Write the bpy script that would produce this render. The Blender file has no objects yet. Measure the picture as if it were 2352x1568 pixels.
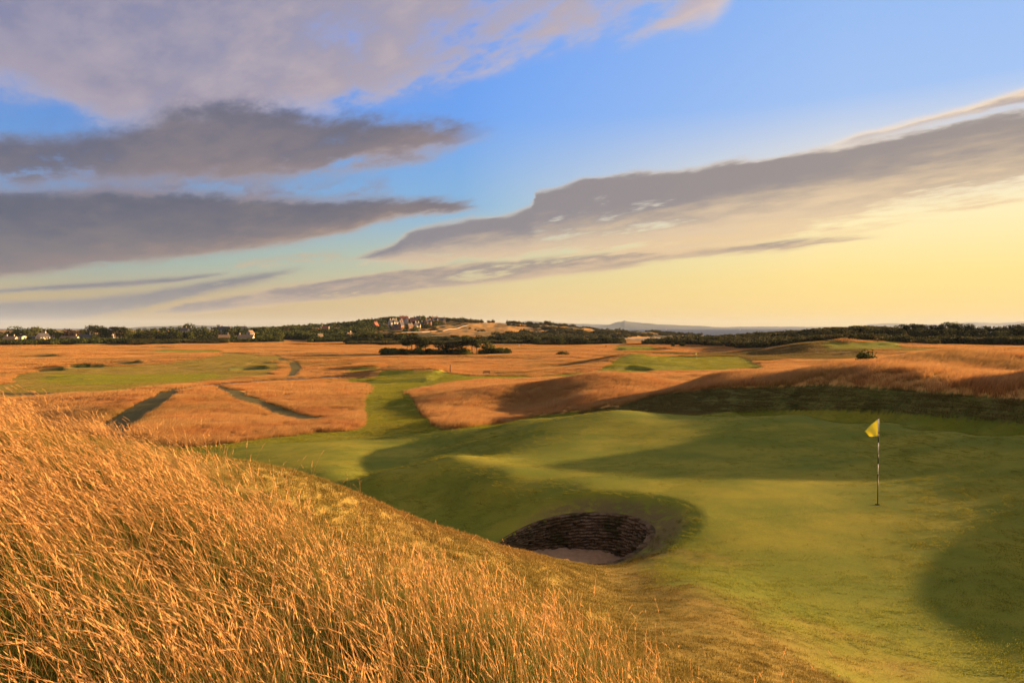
import bpy, math, random
import numpy as np
from mathutils import Vector, Matrix
R = math.radians
random.seed(7); RNG = np.random.default_rng(11)
S = bpy.context.scene
COL = S.collection
# ---------------------------------------------------------------- frame
F = 1568.0; CX = 1176.0; CY = 784.0; PITCH = math.atan(31/1568)
CP, SP = math.cos(PITCH), math.sin(PITCH)
SEA = -17.0
SUN_AZ, SUN_EL = 73.0, 9.0
def ray(xv, yv):
    """direction through a spot of the reference picture, for taking bearings"""
    x = (xv-CX)/F; y = (CY-yv)/F
    return x, y*SP+CP, y*CP-SP
def P(xv, yv, D):
    x, y, z = ray(xv, yv); k = D/y
    return (x*k, D, z*k)
def Zp(xv, D, z):
    return ((xv-CX)/F*D, D, z)
def pix(X, Y, Z):
    X = np.asarray(X, float); Y = np.asarray(Y, float); Z = np.asarray(Z, float)
    d = Y*CP - Z*SP; u = Y*SP + Z*CP
    d = np.where(d < .05, .05, d)
    return CX + X/d*F, CY - u/d*F
# ---------------------------------------------------------------- noise (numpy)
def _hash(ix, iy, s):
    h = (ix.astype(np.int64)*374761393 + iy.astype(np.int64)*668265263 + s*974634777) & 0xffffffff
    h = ((h ^ (h >> 13))*1274126177) & 0xffffffff
    return ((h ^ (h >> 16)) & 0xffff)/65535.0
def vnoise(x, y, s=0):
    x = np.asarray(x, float); y = np.asarray(y, float)
    ix = np.floor(x); iy = np.floor(y); fx = x-ix; fy = y-iy
    fx = fx*fx*(3-2*fx); fy = fy*fy*(3-2*fy)
    a = _hash(ix, iy, s); b = _hash(ix+1, iy, s); c = _hash(ix, iy+1, s); d = _hash(ix+1, iy+1, s)
    return (a+(b-a)*fx) + ((c+(d-c)*fx)-(a+(b-a)*fx))*fy
def fbm(x, y, o=4, s=0):
    v = 0; a = .5; t = 0
    for k in range(o):
        v = v + a*vnoise(np.asarray(x)*2**k+k*17.3, np.asarray(y)*2**k-k*9.1, s+k); t += a; a *= .5
    return v/t
def sstep(a, b, x):
    t = np.clip((np.asarray(x, float)-a)/(b-a), 0, 1); return t*t*(3-2*t)
# ---------------------------------------------------------------- terrain control points
C = []
def add(*pts): C.extend(pts)
add(Zp(0,3,-1.95),Zp(0,7,-1.85),Zp(0,10.5,-1.72),Zp(0,13,-2.3),Zp(0,20,-5),Zp(0,40,-9),Zp(0,70,-11))
add(Zp(300,3,-1.97),Zp(300,7,-1.98),Zp(300,10.8,-1.86),Zp(300,13,-2.7),Zp(300,18,-5.4),Zp(300,30,-7.4),P(270,1000,50),P(350,920,85),P(400,890,115))
add(Zp(600,3.5,-2.02),Zp(600,7,-2.2),Zp(600,11,-2.22),Zp(600,13,-3),Zp(600,18,-5.9),Zp(600,26,-7.0),P(600,1050,37),P(600,1010,45),P(600,960,68),P(600,900,105))
add(Zp(750,11,-2.5),Zp(750,13,-3.4),Zp(750,18,-5.9),P(750,1085,30))
add(P(880,1165,11.5),Zp(880,4,-2.1),Zp(880,7,-2.5),Zp(880,9.5,-2.8),Zp(880,14,-4.6),Zp(880,17,-5.6),Zp(880,20,-5.8),P(880,1120,24),P(870,1086,25.5),
    Zp(870,29,-6.4),P(870,1060,34.6),P(850,1010,44),P(900,960,63),P(900,930,80),P(900,900,108),P(780,1035,38))
add(P(1040,1225,12),Zp(1040,4,-2.1),Zp(1040,8,-2.85),Zp(1040,14.5,-5.2),P(1050,1200,19.3),P(1000,1130,22.5),P(1000,1075,24.5),P(1035,1045,26),Zp(1035,29,-5.9),P(1000,1025,40),P(1040,983,46))
add(P(1180,1262,12.4),Zp(1180,4,-2.15),Zp(1180,7,-2.85),Zp(1180,10,-3.5),P(1150,1095,21.5),P(1150,1150,20.0),P(1180,1060,25),P(1200,1010,33),P(1200,965,42),Zp(1200,48,-7.2),Zp(1200,58,-8),P(1200,930,75))
add(P(1400,1286,13.3),P(1400,1350,10.7),P(1400,1450,7.9),Zp(1400,5,-2.65),P(1350,1120,19.3),P(1400,1060,25),P(1420,1000,31.5),P(1420,942,39),Zp(1420,45,-6),Zp(1420,54,-7.3))
add(P(1600,1230,14.4),P(1600,1350,10.3),P(1650,1500,7.3),P(1585,1200,15.2),P(1500,1160,17.1),P(1700,1100,19.9),P(1700,1030,27),P(1700,957,38),Zp(1700,42,-5.7),P(1650,890,52))
add(P(1850,955,35),P(2050,970,31),P(2200,992,27),P(2352,1003,24.5),Zp(1850,38.5,-5.35),Zp(2050,33.5,-4.95),Zp(2200,29,-4.75),Zp(2352,26,-4.5))
add(P(1850,884,44),P(2000,887,38.8),P(2100,893,35.6),P(2200,901,32.2),P(2352,915,28.5),Zp(1800,42,-5.4),Zp(2000,36.5,-5.05),Zp(2200,30.4,-4.5))
add(P(2020,1158,16.6),P(2000,1080,21),P(2000,1020,26),P(2000,1300,12.1),P(2000,1450,8.9),P(2000,1560,7.2),P(1750,1200,15.2),P(1800,1350,10.9))
add(P(2352,1100,17.5),P(2352,1250,12.5),P(2352,1400,9.6),P(2352,1560,7.3),P(2200,1150,16.3))
add((29,32.5,-.6),(28,29,-1.2),(29,38.5,-2.9),(26,38,-2.9),(33,46,-3.2),(33,26,-2.6),(25,33,-2.75),(25.5,25.8,-1.65),(26,20.3,-2.9),(19.3,14.4,-2.05),(21,10,-1.6),(17,6,-2.2),(13,2,-2.3),(13.6,16.6,-3.75),(36,36,-3.4),(36,29,-3),(38,22,-3),(40,60,-5))  # unseen ground to the right, crests shaped to cast shadow on the green
add((-15,5,-2.2),(-6,-6,-2),(0,-8,-2),(10,-6,-2.2),(-34,6,-8),(-12,-14,-3),(25,-10,-3),(0,0.6,-1.9),(0,-2,-1.9),(2.5,1,-2.1),(-2.5,1,-1.92),(60,10,-6),(-60,10,-11),(5.5,3.4,-3.0))
add(P(1650,862,62),P(1850,858,57),P(2000,841,58),P(2100,835,60),P(2200,832,58),P(2352,829,56),Zp(2200,80,-4.2),Zp(2000,85,-4.8),P(2352,822,90),P(2000,831,110),Zp(2100,150,-8),P(2200,815,175),P(2352,801,260),P(2100,805,260),
    P(2000,798,290),P(2000,787,320),Zp(1875,305,-6.8),P(1880,786,330),Zp(1770,287,-11.6),Zp(1690,287,-12),Zp(1860,235,-10.6),P(1750,822,230),P(2352,790,380))
add(P(1540,905,70),P(1380,860,88),P(1250,884,84),P(1150,902,80),P(1480,870,84),P(1560,889,78),Zp(1380,105,-8.8),Zp(1250,110,-9.2),P(1380,915,66),P(1380,937,60),P(1100,960,56),Zp(1560,95,-8),Zp(1650,100,-8.5))
add(P(1600,850,165),P(1600,835,190),P(1600,824,215),P(1450,830,185),P(1440,812,200),P(1380,845,165),P(1440,851,160),Zp(1440,225,-10.5),P(1650,818,240),P(1300,840,200),P(1200,830,240),P(1200,815,310),
    P(1117,860,165),P(1000,865,150),P(950,852,165),P(950,869,150),P(850,870,155))
add(P(300,870,165),P(300,845,220),P(300,820,310),P(300,800,450),P(300,786,680),P(80,890,140),P(80,850,210),P(80,786,680),P(600,850,205),P(600,820,310),P(600,800,450),P(600,788,600),
    P(870,812,345),P(1000,795,500),P(1176,815,320),P(1300,800,420),P(1400,795,450),P(1500,800,400),P(1500,790,560),P(-200,790,600),P(-200,860,200))
add(Zp(0,1000,-13),Zp(0,2200,-12),Zp(400,2200,-12),Zp(400,1000,-12),P(600,762,1100),P(700,757,1100),P(800,746,1150),P(905,736,1150),P(1000,737,1150),P(1080,739,1150),P(1150,746,1100),P(1220,751,1100),
    P(1300,754,1150),P(1400,762,1200),P(1500,767,1280),P(1580,769,1330),P(1640,771,1370),Zp(1720,1400,-18.5),P(1000,776,740),P(1100,770,800),P(1200,776,850),P(1300,780,850),P(1400,782,850),P(850,780,720),P(700,783,700),
    P(1130,757,1000),P(1050,752,1000),P(950,752,1000))
add(Zp(600,2200,-10),Zp(900,2200,-14),Zp(1200,2000,-20),Zp(1400,1700,-24),Zp(1600,2000,-28),Zp(1550,1010,-18.6),Zp(1560,1170,-18.6),Zp(1490,860,-15.4),Zp(1450,960,-16.2),Zp(1620,850,-14.5),Zp(1640,1050,-20),
    Zp(1700,950,-19.5),Zp(1850,900,-20),Zp(1800,700,-13),P(1740,775.5,515),P(1690,783,500),P(1640,782,480),P(1570,784,520),P(1800,775.5,500),P(1850,781,470),P(1700,812,330),P(1600,795,430))
add(P(1950,764,480),P(2000,761,480),P(1890,777,460),P(2060,765,470),P(2110,775,450),P(2150,790,420),P(2352,784,430),P(1960,785,380),Zp(2000,750,-14),Zp(2300,750,-12),Zp(2300,1200,-24),Zp(2000,1000,-24),Zp(2800,600,-10),Zp(2800,1300,-24),
    Zp(2800,2500,-28),Zp(2000,2500,-30),Zp(1500,3500,-32),Zp(-400,2000,-12),Zp(-400,4500,-12),Zp(600,5000,-16),Zp(1000,4500,-26),Zp(2300,5000,-32),Zp(-500,1000,-13))
C = np.array(C, float)
def uv_of(X, Y):
    r = np.hypot(X, Y)
    return np.arctan2(X, Y)*1.6, np.log(r + 1.2)
cu, cv = uv_of(C[:,0], C[:,1])
def _k(d2): return np.sqrt(d2 + .05**2)
K = _k((cu[:,None]-cu[None])**2 + (cv[:,None]-cv[None])**2)
n = len(C)
A = np.zeros((n+1, n+1)); A[:n,:n] = K; A[:n,:n][np.diag_indices(n)] -= 2e-3; A[:n,n] = 1; A[n,:n] = 1
WT = np.linalg.solve(A, np.append(C[:,2], 0))
BX, BY, BRX, BRY = 1.30, 15.92, 1.85, 2.0      # the pot bunker by the green
def bunker_r(X, Y):
    a = np.arctan2(Y-BY, X-BX)
    return np.hypot((X-BX)/BRX, (Y-BY)/BRY)/(1+.05*np.sin(2*a+.6)+.03*np.sin(3*a))
def base_z(X, Y):
    X = np.atleast_1d(np.asarray(X, float)); Y = np.atleast_1d(np.asarray(Y, float))
    sh = X.shape; X = X.ravel(); Y = Y.ravel(); out = np.empty(len(X))
    for i in range(0, len(X), 40000):
        u, v = uv_of(X[i:i+40000], Y[i:i+40000])
        d2 = (u[:,None]-cu[None])**2 + (v[:,None]-cv[None])**2
        out[i:i+40000] = _k(d2) @ WT[:n] + WT[n]
    # uneven ground
    D = np.hypot(X, Y)
    amp = .03*sstep(2,12,D) - .017*sstep(13,17,D) + .25*sstep(45,110,D) + .5*sstep(150,300,D) + .5*sstep(330,600,D) + 4.5*sstep(820,1050,D)*sstep(-15.5,-11,out)*sstep(-.02,.06,np.arctan2(X,Y))+ 2.0*sstep(820,1050,D)*sstep(-15.5,-11,out)
    s = np.where(D < 45, 2.2, 9.0)
    out = out + amp*(fbm(X/np.where(D<45,2.6,np.where(D<300,9.0,32.0)), Y/np.where(D<45,2.6,np.where(D<300,9.0,32.0)), 4, 3)-.5)*2
    return out.reshape(sh)
def ground_z(X, Y, pit=True):
    z = base_z(X, Y); X = np.atleast_1d(np.asarray(X,float)); Y = np.atleast_1d(np.asarray(Y,float))
    if pit:
        r = bunker_r(X, Y)
        z = np.where(r < 1.9, z - .30*(1-sstep(1.0, 1.75, r))*(.35+.65*sstep(-.6,.6,(X-BX)/BRX)), z)      # funnel
        z = np.where(r < 1.06, z - 1.9*(1-sstep(.90, 1.04, r)), z)
    for (bx, by, rx, ry, dep) in POTS:
        r = np.hypot((X-bx)/rx, (Y-by)/ry)
        z = z - dep*(1-sstep(.35, 1.0, r)) + .55*dep*np.exp(-((X-bx)/(rx*1.1))**2-((Y-by-ry*1.0)/(ry*.55))**2)
    for (x0, x1, y0, y1, hh) in TEES:
        dx = np.maximum(x0-X, X-x1); dy = np.maximum(y0-Y, Y-y1); dd = np.maximum(dx, dy)
        z = z + hh*(1-sstep(-.4, 2.6, dd))
    return z
TEES = [(-32.5,-18.6,160,177,.8),(-28.5,-18,141,151,.75),(-47,-38,192,208,.9),(148,170,300,312,1.2),(64,92,385,400,1.0)]
POTS = []
def pot(xv, yv, D, rx, ry, dep):
    x, y, _ = P(xv, yv, D); POTS.append((x, y, rx, ry, dep))
def gz(x, y): return float(ground_z(np.array([x]), np.array([y]))[0])
def on_ground(xv, D):
    x = (xv-CX)/F*D; return x, D, gz(x, D)
for a in ((100,847,212,6,6,1.8),(186,841,228,7,7,2.2),(278,834,250,7,8,2.0),(572,848,212,6,6,1.8),(90,818,320,9,9,1.6),(1455,848,163,5.0,3.4,1.6),(1735,850,160,3,3,1.2)): pot(*a)
# ---------------------------------------------------------------- polygons of the mowing pattern, taken as bearings
def inpoly(px, py, poly):
    ins = np.zeros(px.shape, bool); m = len(poly); j = m-1
    for i in range(m):
        xi, yi = poly[i]; xj, yj = poly[j]
        c = ((yi > py) != (yj > py)) & (px < (xj-xi)*(py-yi)/((yj-yi) if yj != yi else 1e-9) + xi)
        ins ^= c; j = i
    return ins
TALL = [(-900,30),(-300,14.5),(0,12.0),(250,10.2),(450,9.0),(600,8.3),(800,7.5),(900,6.8),(1150,6.2),(1400,5.7),(1600,5.3),(1750,4.8),(1900,4.0),(2300,3.0),(2300,-3),(-9000,-3)]
LEFTLINE = [(-500,930),(-200,960),(280,1004),(420,1028),(540,1018),(700,998),(823,987),(1050,985),(1160,972),(1250,955),(1420,925),(1700,925),(4000,925)]
DUNELINE = [(1300,960),(1400,940),(1500,910),(1650,892),(1900,884),(2100,895),(2352,917),(2700,945),(4000,1000)]
M_FAIR = [  # (polygon, near, far, kind)   kind: 0 green, 1 fairway, 2 dry short, 3 worn path
 ([(820,1010),(824,985),(838,897),(846,884),(790,880),(800,870),(868,868),(872,851),(1006,849),(1040,858),(1090,863),(1210,864),(1260,869),(1170,873),(1135,871),(1030,882),(940,901),(958,930),(975,952),(1003,976),(1052,1010)],40,176,0),
 ([(215,985),(290,1020),(312,985),(358,945),(425,897),(385,893),(322,922),(265,955)],40,125,6),
 ([(466,886),(550,922),(640,956),(700,976),(790,980),(790,966),(705,954),(600,919),(540,893),(508,884)],60,130,6),
 ([(600,816),(655,832),(666,848),(650,868),(684,864),(696,845),(686,830),(640,815)],150,380,6),
 ([(20,880),(30,862),(130,845),(350,838),(470,822),(520,808),(640,818),(640,850),(520,875),(330,893),(200,908),(0,918),(-100,930),(-100,955),(60,940),(150,922),(0,915),(-150,900)],110,420,2),
 ([(90,868),(140,858),(300,860),(560,858),(430,876),(200,884),(110,880)],120,300,1),
 ([(330,808),(380,803),(520,805),(530,810),(420,812)],280,600,1),
 ([(0,902),(200,902),(410,893),(410,896),(200,906),(0,908)],90,170,3),
 ([(410,891),(480,882),(620,872),(800,862),(800,866),(620,877),(480,889),(410,898)],90,190,3),
 ([(790,847),(870,842),(872,851),(800,856)],120,260,1),
 ([(1210,869),(1370,852),(1430,818),(1460,810),(1490,818),(1700,819),(1760,842),(1740,852),(1560,853),(1460,856),(1330,868)],120,270,1),
 ([(1450,832),(1500,824),(1690,824),(1740,843),(1560,850)],140,270,0),
 ([(1400,800),(1420,795),(1510,795),(1520,806),(1400,806)],240,640,1),
 ([(1880,790),(1900,785),(2050,784),(2100,802),(1900,803)],230,420,1),
 ([(2050,806),(2080,799),(2210,800),(2200,808)],180,380,2),
 ([(480,858),(560,846),(600,850),(640,862),(560,868)],150,300,2),
]
DRYP = [(-900*8/F,26),(-8,13.4),(-4,13),(-1.5,12.6),(.3,13.2),(2.0,14.2),(3.1,12.9),(3.3,10.5),(3.8,8.4),(4.6,6.2),(6.5,3),(9,-2),(-40,-2)]
def dryness(X, Y):
    w = np.zeros(len(X)); g = np.random.default_rng(4)
    for i in range(14):
        a = g.uniform(0, 6.28); r = 1.5*math.sqrt(g.random()); w += inpoly(X+math.cos(a)*r, Y+math.sin(a)*r*.5, DRYP)
    w = w/14 + (fbm(X/.9, Y/.9, 4, 77)-.5)*1.1*np.where((w > .5) & (w < 13.9), 1, .45)
    return np.where((Y > 1) & (np.hypot(X, Y) < 17), sstep(.15, .85, w), 0)
def zones(X, Y, Z):
    """returns green, short(dry), tall, path weights for ground points"""
    D = np.where(Y < .05, .05, Y); xv = CX + X/D*F
    pxx, pyy = pix(X, Y, Z)
    n_ = len(X); kind = np.full(n_, 1)
    front = Y > .5
    dist = np.hypot(X, Y)
    # foreground
    jx = (fbm(X/1.6, Y/1.6, 5, 77)-.5)*4.2; jy = (fbm(X/1.6+9, Y/1.6, 5, 78)-.5)*2.6
    tallp = [((a-CX)/F*d if d > 0 else (a-CX)/F*3, d) for a, d in TALL]
    tall = inpoly(X, Y, tallp) | ((Y < 1.0) & (dist < 40))
    kind[tall] = 5
    # first strip of the mound is dry short turf
    nearrim = (~tall) & (dist < 14.5) & (Y > 1) & inpoly(X, Y, DRYP)
    kind[nearrim] = 2
    ll = np.interp(pxx, [a for a,b in LEFTLINE], [b for a,b in LEFTLINE])
    wob = (fbm(X/5.0, Y/5.0, 3, 9)-.5)*8
    mid = front & (Y > 42) & (pyy < ll + wob)
    kind[mid] = 5
    dl = np.interp(pxx, [a for a,b in DUNELINE], [b for a,b in DUNELINE])
    face = front & (Y > 25.5) & (X > 2) & (pxx > 1330) & (dist < 130)
    fz = Z - np.interp(pxx, [1400,1850,2352,2700],[-5.6,-5.2,-4.35,-4.3])
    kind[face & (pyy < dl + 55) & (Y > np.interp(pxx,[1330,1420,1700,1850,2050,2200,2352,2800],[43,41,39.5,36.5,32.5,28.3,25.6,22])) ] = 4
    kind[face & (pyy < dl + wob*.6) & (Y > np.interp(pxx,[1400,1650,1800,2000,2200,2352,2800],[60,48,44,38,31.2,27.4,22]))] = 5
    kind[(X > 12) & (Y < 25) & (dist > 13) & (X > Y*.9)] = 4
    for poly, a, b, k in M_FAIR:
        m = front & (Y > a) & (Y < b) & inpoly(pxx, pyy, poly)
        kind[m] = k
    for (bx, by, rx, ry, dep) in POTS:
        kind[np.hypot((X-bx)/rx, (Y-by)/ry) < 1.05] = 4  # pots take the darker slope turf to stand for their shade
    return kind
# ---------------------------------------------------------------- mesh helper
def mesh_np(name, verts, faces, mats=(), smooth=True, parent=None, midx=None, link=True):
    """faces: (m,4) or (m,3) int array"""
    me = bpy.data.meshes.new(name); faces = np.asarray(faces, np.int32); verts = np.asarray(verts, np.float32)
    k = faces.shape[1]
    me.vertices.add(len(verts)); me.vertices.foreach_set('co', verts.ravel())
    me.loops.add(faces.size); me.loops.foreach_set('vertex_index', faces.ravel())
    me.polygons.add(len(faces)); me.polygons.foreach_set('loop_start', np.arange(0, faces.size, k, dtype=np.int32))
    me.polygons.foreach_set('loop_total', np.full(len(faces), k, np.int32))
    if midx is not None: me.polygons.foreach_set('material_index', np.asarray(midx, np.int32))
    if smooth: me.polygons.foreach_set('use_smooth', np.ones(len(faces), bool))
    for m in mats: me.materials.append(m)
    me.update(calc_edges=True)
    o = bpy.data.objects.new(name, me)
    if link: COL.objects.link(o)
    if parent: o.parent = parent
    return o
def fattr(o, name, vals):
    a = o.data.attributes.new(name, 'FLOAT', 'POINT'); a.data.foreach_set('value', np.asarray(vals, np.float32))
def tag(o, label=None, cat=None, group=None, kind=None):
    if label: o['label'] = label
    if cat: o['category'] = cat
    if group: o['group'] = group
    if kind: o['kind'] = kind
    return o
# ---------------------------------------------------------------- node helper
class NT:
    def __init__(s, tree): s.t = tree; s.n = tree.nodes; s.l = tree.links
    def new(s, ty, **kw):
        n = s.n.new(ty)
        for k, v in kw.items(): setattr(n, k, v)
        return n
    def put(s, sock, v):
        if v is None: return
        if isinstance(v, bpy.types.NodeSocket): s.l.new(v, sock)
        elif isinstance(v, (tuple, list)):
            if len(v) == 3 and sock.type == 'RGBA': v = (*v, 1)
            sock.default_value = v
        else: sock.default_value = v
    def m(s, op, a, b=None, c=None, clamp=False):
        n = s.new('ShaderNodeMath', operation=op, use_clamp=clamp)
        s.put(n.inputs[0], a); s.put(n.inputs[1], b); s.put(n.inputs[2], c); return n.outputs[0]
    def vm(s, op, a, b=None, out=0):
        n = s.new('ShaderNodeVectorMath', operation=op)
        s.put(n.inputs[0], a); s.put(n.inputs[1], b); return n.outputs[out]
    def comb(s, x, y, z=0.0):
        n = s.new('ShaderNodeCombineXYZ'); s.put(n.inputs[0], x); s.put(n.inputs[1], y); s.put(n.inputs[2], z); return n.outputs[0]
    def noise(s, vec, scale, detail=4, rough=.55, dist=0, out=0, lac=2.0):
        n = s.new('ShaderNodeTexNoise'); s.put(n.inputs['Vector'], vec); s.put(n.inputs['Scale'], scale)
        n.inputs['Detail'].default_value = detail; n.inputs['Roughness'].default_value = rough; n.inputs['Distortion'].default_value = dist
        n.inputs['Lacunarity'].default_value = lac
        return n.outputs[out]
    def rng(s, v, a, b, c=0., d=1., smooth=True):
        n = s.new('ShaderNodeMapRange', interpolation_type='SMOOTHSTEP' if smooth else 'LINEAR')
        s.put(n.inputs[0], v); s.put(n.inputs[1], a); s.put(n.inputs[2], b); s.put(n.inputs[3], c); s.put(n.inputs[4], d); return n.outputs[0]
    def mix(s, f, a, b, mode='MIX'):
        n = s.new('ShaderNodeMix', data_type='RGBA', blend_type=mode, clamp_factor=True)
        s.put(n.inputs[0], f); s.put(n.inputs[6], a); s.put(n.inputs[7], b); return n.outputs[2]
    def attr(s, name, out='Fac'):
        n = s.new('ShaderNodeAttribute', attribute_name=name); return n.outputs[out]
    def curve(s, x, pts):
        n = s.new('ShaderNodeFloatCurve'); s.put(n.inputs['Value'], x)
        c = n.mapping.curves[0]
        pts = sorted(pts)
        c.points[0].location = pts[0]; c.points[1].location = pts[-1]
        for p in pts[1:-1]: c.points.new(*p)
        for p in c.points: p.handle_type = 'VECTOR'
        n.mapping.update(); return n.outputs[0]
    def ramp(s, f, stops):
        n = s.new('ShaderNodeValToRGB'); s.put(n.inputs[0], f); e = n.color_ramp.elements
        for i, (p, c) in enumerate(stops):
            q = e[i] if i < 2 else e.new(p)
            q.position = p; q.color = (*c, 1)
        return n.outputs[0]
def material(name):
    m = bpy.data.materials.new(name); m.use_nodes = True; m.node_tree.nodes.clear()
    return m, NT(m.node_tree)
def finish(m, t, color, rough=.9, bump=None, bstr=.5, bdist=.05, spec=.2, trans=None, subs=0):
    out = t.new('ShaderNodeOutputMaterial'); b = t.new('ShaderNodeBsdfPrincipled')
    t.put(b.inputs['Base Color'], color); t.put(b.inputs['Roughness'], rough); b.inputs['Specular IOR Level'].default_value = spec
    if bump is not None:
        bn = t.new('ShaderNodeBump'); t.put(bn.inputs['Height'], bump); bn.inputs['Strength'].default_value = bstr; bn.inputs['Distance'].default_value = bdist
        t.l.new(bn.outputs[0], b.inputs['Normal'])
    if trans is not None:
        tr = t.new('ShaderNodeBsdfTranslucent'); t.put(tr.inputs[0], color); mx = t.new('ShaderNodeMixShader'); mx.inputs[0].default_value = trans
        t.l.new(b.outputs[0], mx.inputs[1]); t.l.new(tr.outputs[0], mx.inputs[2]); t.l.new(mx.outputs[0], out.inputs[0])
    else: t.l.new(b.outputs[0], out.inputs[0])
    return m
def simple(name, col, rough=.8, var=.15, scale=6, spec=.2):
    m, t = material(name); tc = t.new('ShaderNodeTexCoord').outputs['Object']
    nz = t.noise(tc, scale, 4); c = t.mix(nz, tuple(x*(1-var) for x in col), tuple(min(1,x*(1+var)) for x in col))
    return finish(m, t, c, rough, spec=spec)
# ---------------------------------------------------------------- ground mesh
def radii():
    r = [.8]
    while r[-1] < 6500:
        x = r[-1]
        k = .012
        if 9 < x < 50: k = .0075
        if 12 < x < 20: k = .0045
        if x > 600: k = .016
        r.append(x*(1+k))
    return np.array([.002] + r)
def angles():
    a = list(np.arange(-180, -75, 3.0)) + list(np.arange(-75, -42, .6)) + list(np.arange(-42, 42, .09)) + list(np.arange(42, 75, .6)) + list(np.arange(75, 180, 3.0))
    return np.radians(np.array(a))
Rr = radii(); Aa = angles(); nr, na = len(Rr), len(Aa)
RR, AA = np.meshgrid(Rr, Aa, indexing='ij')
GX = (RR*np.sin(AA)).ravel(); GY = (RR*np.cos(AA)).ravel(); GZ = ground_z(GX, GY)
idx = np.arange(nr*na).reshape(nr, na); nx = np.roll(idx, -1, axis=1)
fc = np.stack([idx[:-1], nx[:-1], nx[1:], idx[1:]], -1).reshape(-1, 4)
V = np.stack([GX, GY, GZ], 1)
V = np.vstack([V, [[0, 0, gz(0, .01)]]])
kind = zones(GX, GY, GZ); kind = np.append(kind, 5)
ground_mats = []
def ground_material():
    m, t = material('links_turf')
    g = t.new('ShaderNodeNewGeometry').outputs['Position']
    n1 = t.noise(g, .35, 5, .6); n2 = t.noise(g, 3.0, 5, .65); n3 = t.noise(g, 40, 4, .7); n4 = t.noise(g, .05, 4, .6)
    # mown green
    cg = t.mix(t.rng(n1,.35,.68), (.18,.21,.022), (.32,.29,.032))
    cg = t.mix(t.m('MULTIPLY', t.rng(n2,.45,.8), .35), cg, (.26,.20,.04))
    # fairway
    cf = t.mix(t.rng(n1,.35,.65), (.09,.13,.02), (.19,.17,.03))
    # dry short turf
    cd = t.mix(t.rng(n1,.3,.7), (.33,.24,.05), (.42,.28,.07)); cd = t.mix(t.m('MULTIPLY', t.rng(n2,.45,.72), .75), cd, (.085,.10,.018))
    # unkempt slope, also painted over the distant pots as shade
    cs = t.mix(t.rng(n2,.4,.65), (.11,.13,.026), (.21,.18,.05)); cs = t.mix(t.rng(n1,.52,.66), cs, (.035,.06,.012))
    # ground under tall grass, gold far off and dark green close by
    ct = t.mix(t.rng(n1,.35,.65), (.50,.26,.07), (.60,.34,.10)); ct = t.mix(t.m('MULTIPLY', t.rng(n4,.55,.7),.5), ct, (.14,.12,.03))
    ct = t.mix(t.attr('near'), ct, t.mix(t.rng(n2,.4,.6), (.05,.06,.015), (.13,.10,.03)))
    cw = t.mix(n2, (.10,.07,.045), (.16,.11,.07))
    c = cf
    c = t.mix(t.attr('green'), c, cg); c = t.mix(t.attr('dry'), c, cd); c = t.mix(t.attr('slope'), c, cs)
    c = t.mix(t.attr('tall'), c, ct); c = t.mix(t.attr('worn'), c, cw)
    c = t.mix(t.attr('path_shade'), c, t.mix(t.rng(n2,.35,.65), (.10,.095,.03), (.19,.15,.05)))  # thin mown paths, brown-green and darkened for the shade of flanking grass
    c = t.mix(t.m('MULTIPLY', t.attr('bare'), t.rng(n2,.30,.5)), c, t.mix(n3, (.13,.085,.04), (.20,.13,.07)))
    c = t.mix(t.attr('sand'), c, t.mix(n2, (.30,.24,.17), (.40,.31,.22)))
    c = t.mix(t.attr('scrub'), c, t.mix(t.rng(t.noise(g, .07, 5, .65),.47,.56), t.mix(t.rng(n1,.4,.6), (.04,.05,.016), (.09,.085,.026)), (.26,.17,.055)))
    grain = t.rng(n3, .2, .8, .72, 1.28, False); c = t.vm('MULTIPLY', c, t.comb(grain, grain, grain))
    h = t.m('ADD', t.m('MULTIPLY', n3, .35), t.m('MULTIPLY', n2, .65))
    return finish(m, t, c, .95, h, .38, .05, spec=.08)
gm = ground_material()
fc2 = fc
ground = mesh_np('ground', V[:-1], fc2, [gm]); tag(ground, 'undulating links land of mown turf, dry rough and low dunes', 'ground', kind='structure')
kind = kind[:-1]; Xg, Yg, Zg = V[:-1,0], V[:-1,1], V[:-1,2]
pgx, pgy = pix(Xg, Yg, Zg); Dg = np.hypot(Xg, Yg)
fattr(ground, 'path_shade', (kind == 6)*1.0)
fattr(ground, 'green', (kind == 0) | (kind == 1) | ((kind == 2) & (Dg < 18)))
fattr(ground, 'dry', np.where(Dg < 18, dryness(Xg, Yg), (kind == 2)*1.0))
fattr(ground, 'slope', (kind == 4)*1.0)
fattr(ground, 'bare', np.where(bunker_r(Xg,Yg) < 1.7, (1-sstep(1.25,1.6,bunker_r(Xg,Yg)))*sstep(-.8,.2,(Xg-BX)/BRX)*.75, 0))
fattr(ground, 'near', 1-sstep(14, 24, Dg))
fattr(ground, 'worn', (kind == 3)*1.0)
br = bunker_r(Xg, Yg)
sandy = ((br < 1.0))*1.0
for (bx, by, rx, ry, dep) in POTS: sandy = np.maximum(sandy, (np.hypot((Xg-bx)/rx, (Yg-by)/ry) < .35)*.0)
beach = (Zg < SEA+1.3) & (Dg > 700)
fattr(ground, 'sand', np.maximum(sandy, beach))
farw = sstep(620, 760, Dg)
scr = np.where((Yg > 330) & (pgx > 1500) & (pgx < 1870) & (Yg < 700) & (Zg > -10.8), 1, 0)
scr = np.maximum(scr, ((Yg > 370) & (pgx > 1870) & (Yg < 800) & (Zg > -8.6))*1)
far_scr = (Dg > 760)*sstep(.46, .52, fbm(Xg/26, Yg/60, 5, 21))
openhill = (pgx > 1000) & (pgx < 1165) & (Dg > 700) & (pgy > 741) & (pgy < 772)
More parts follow.
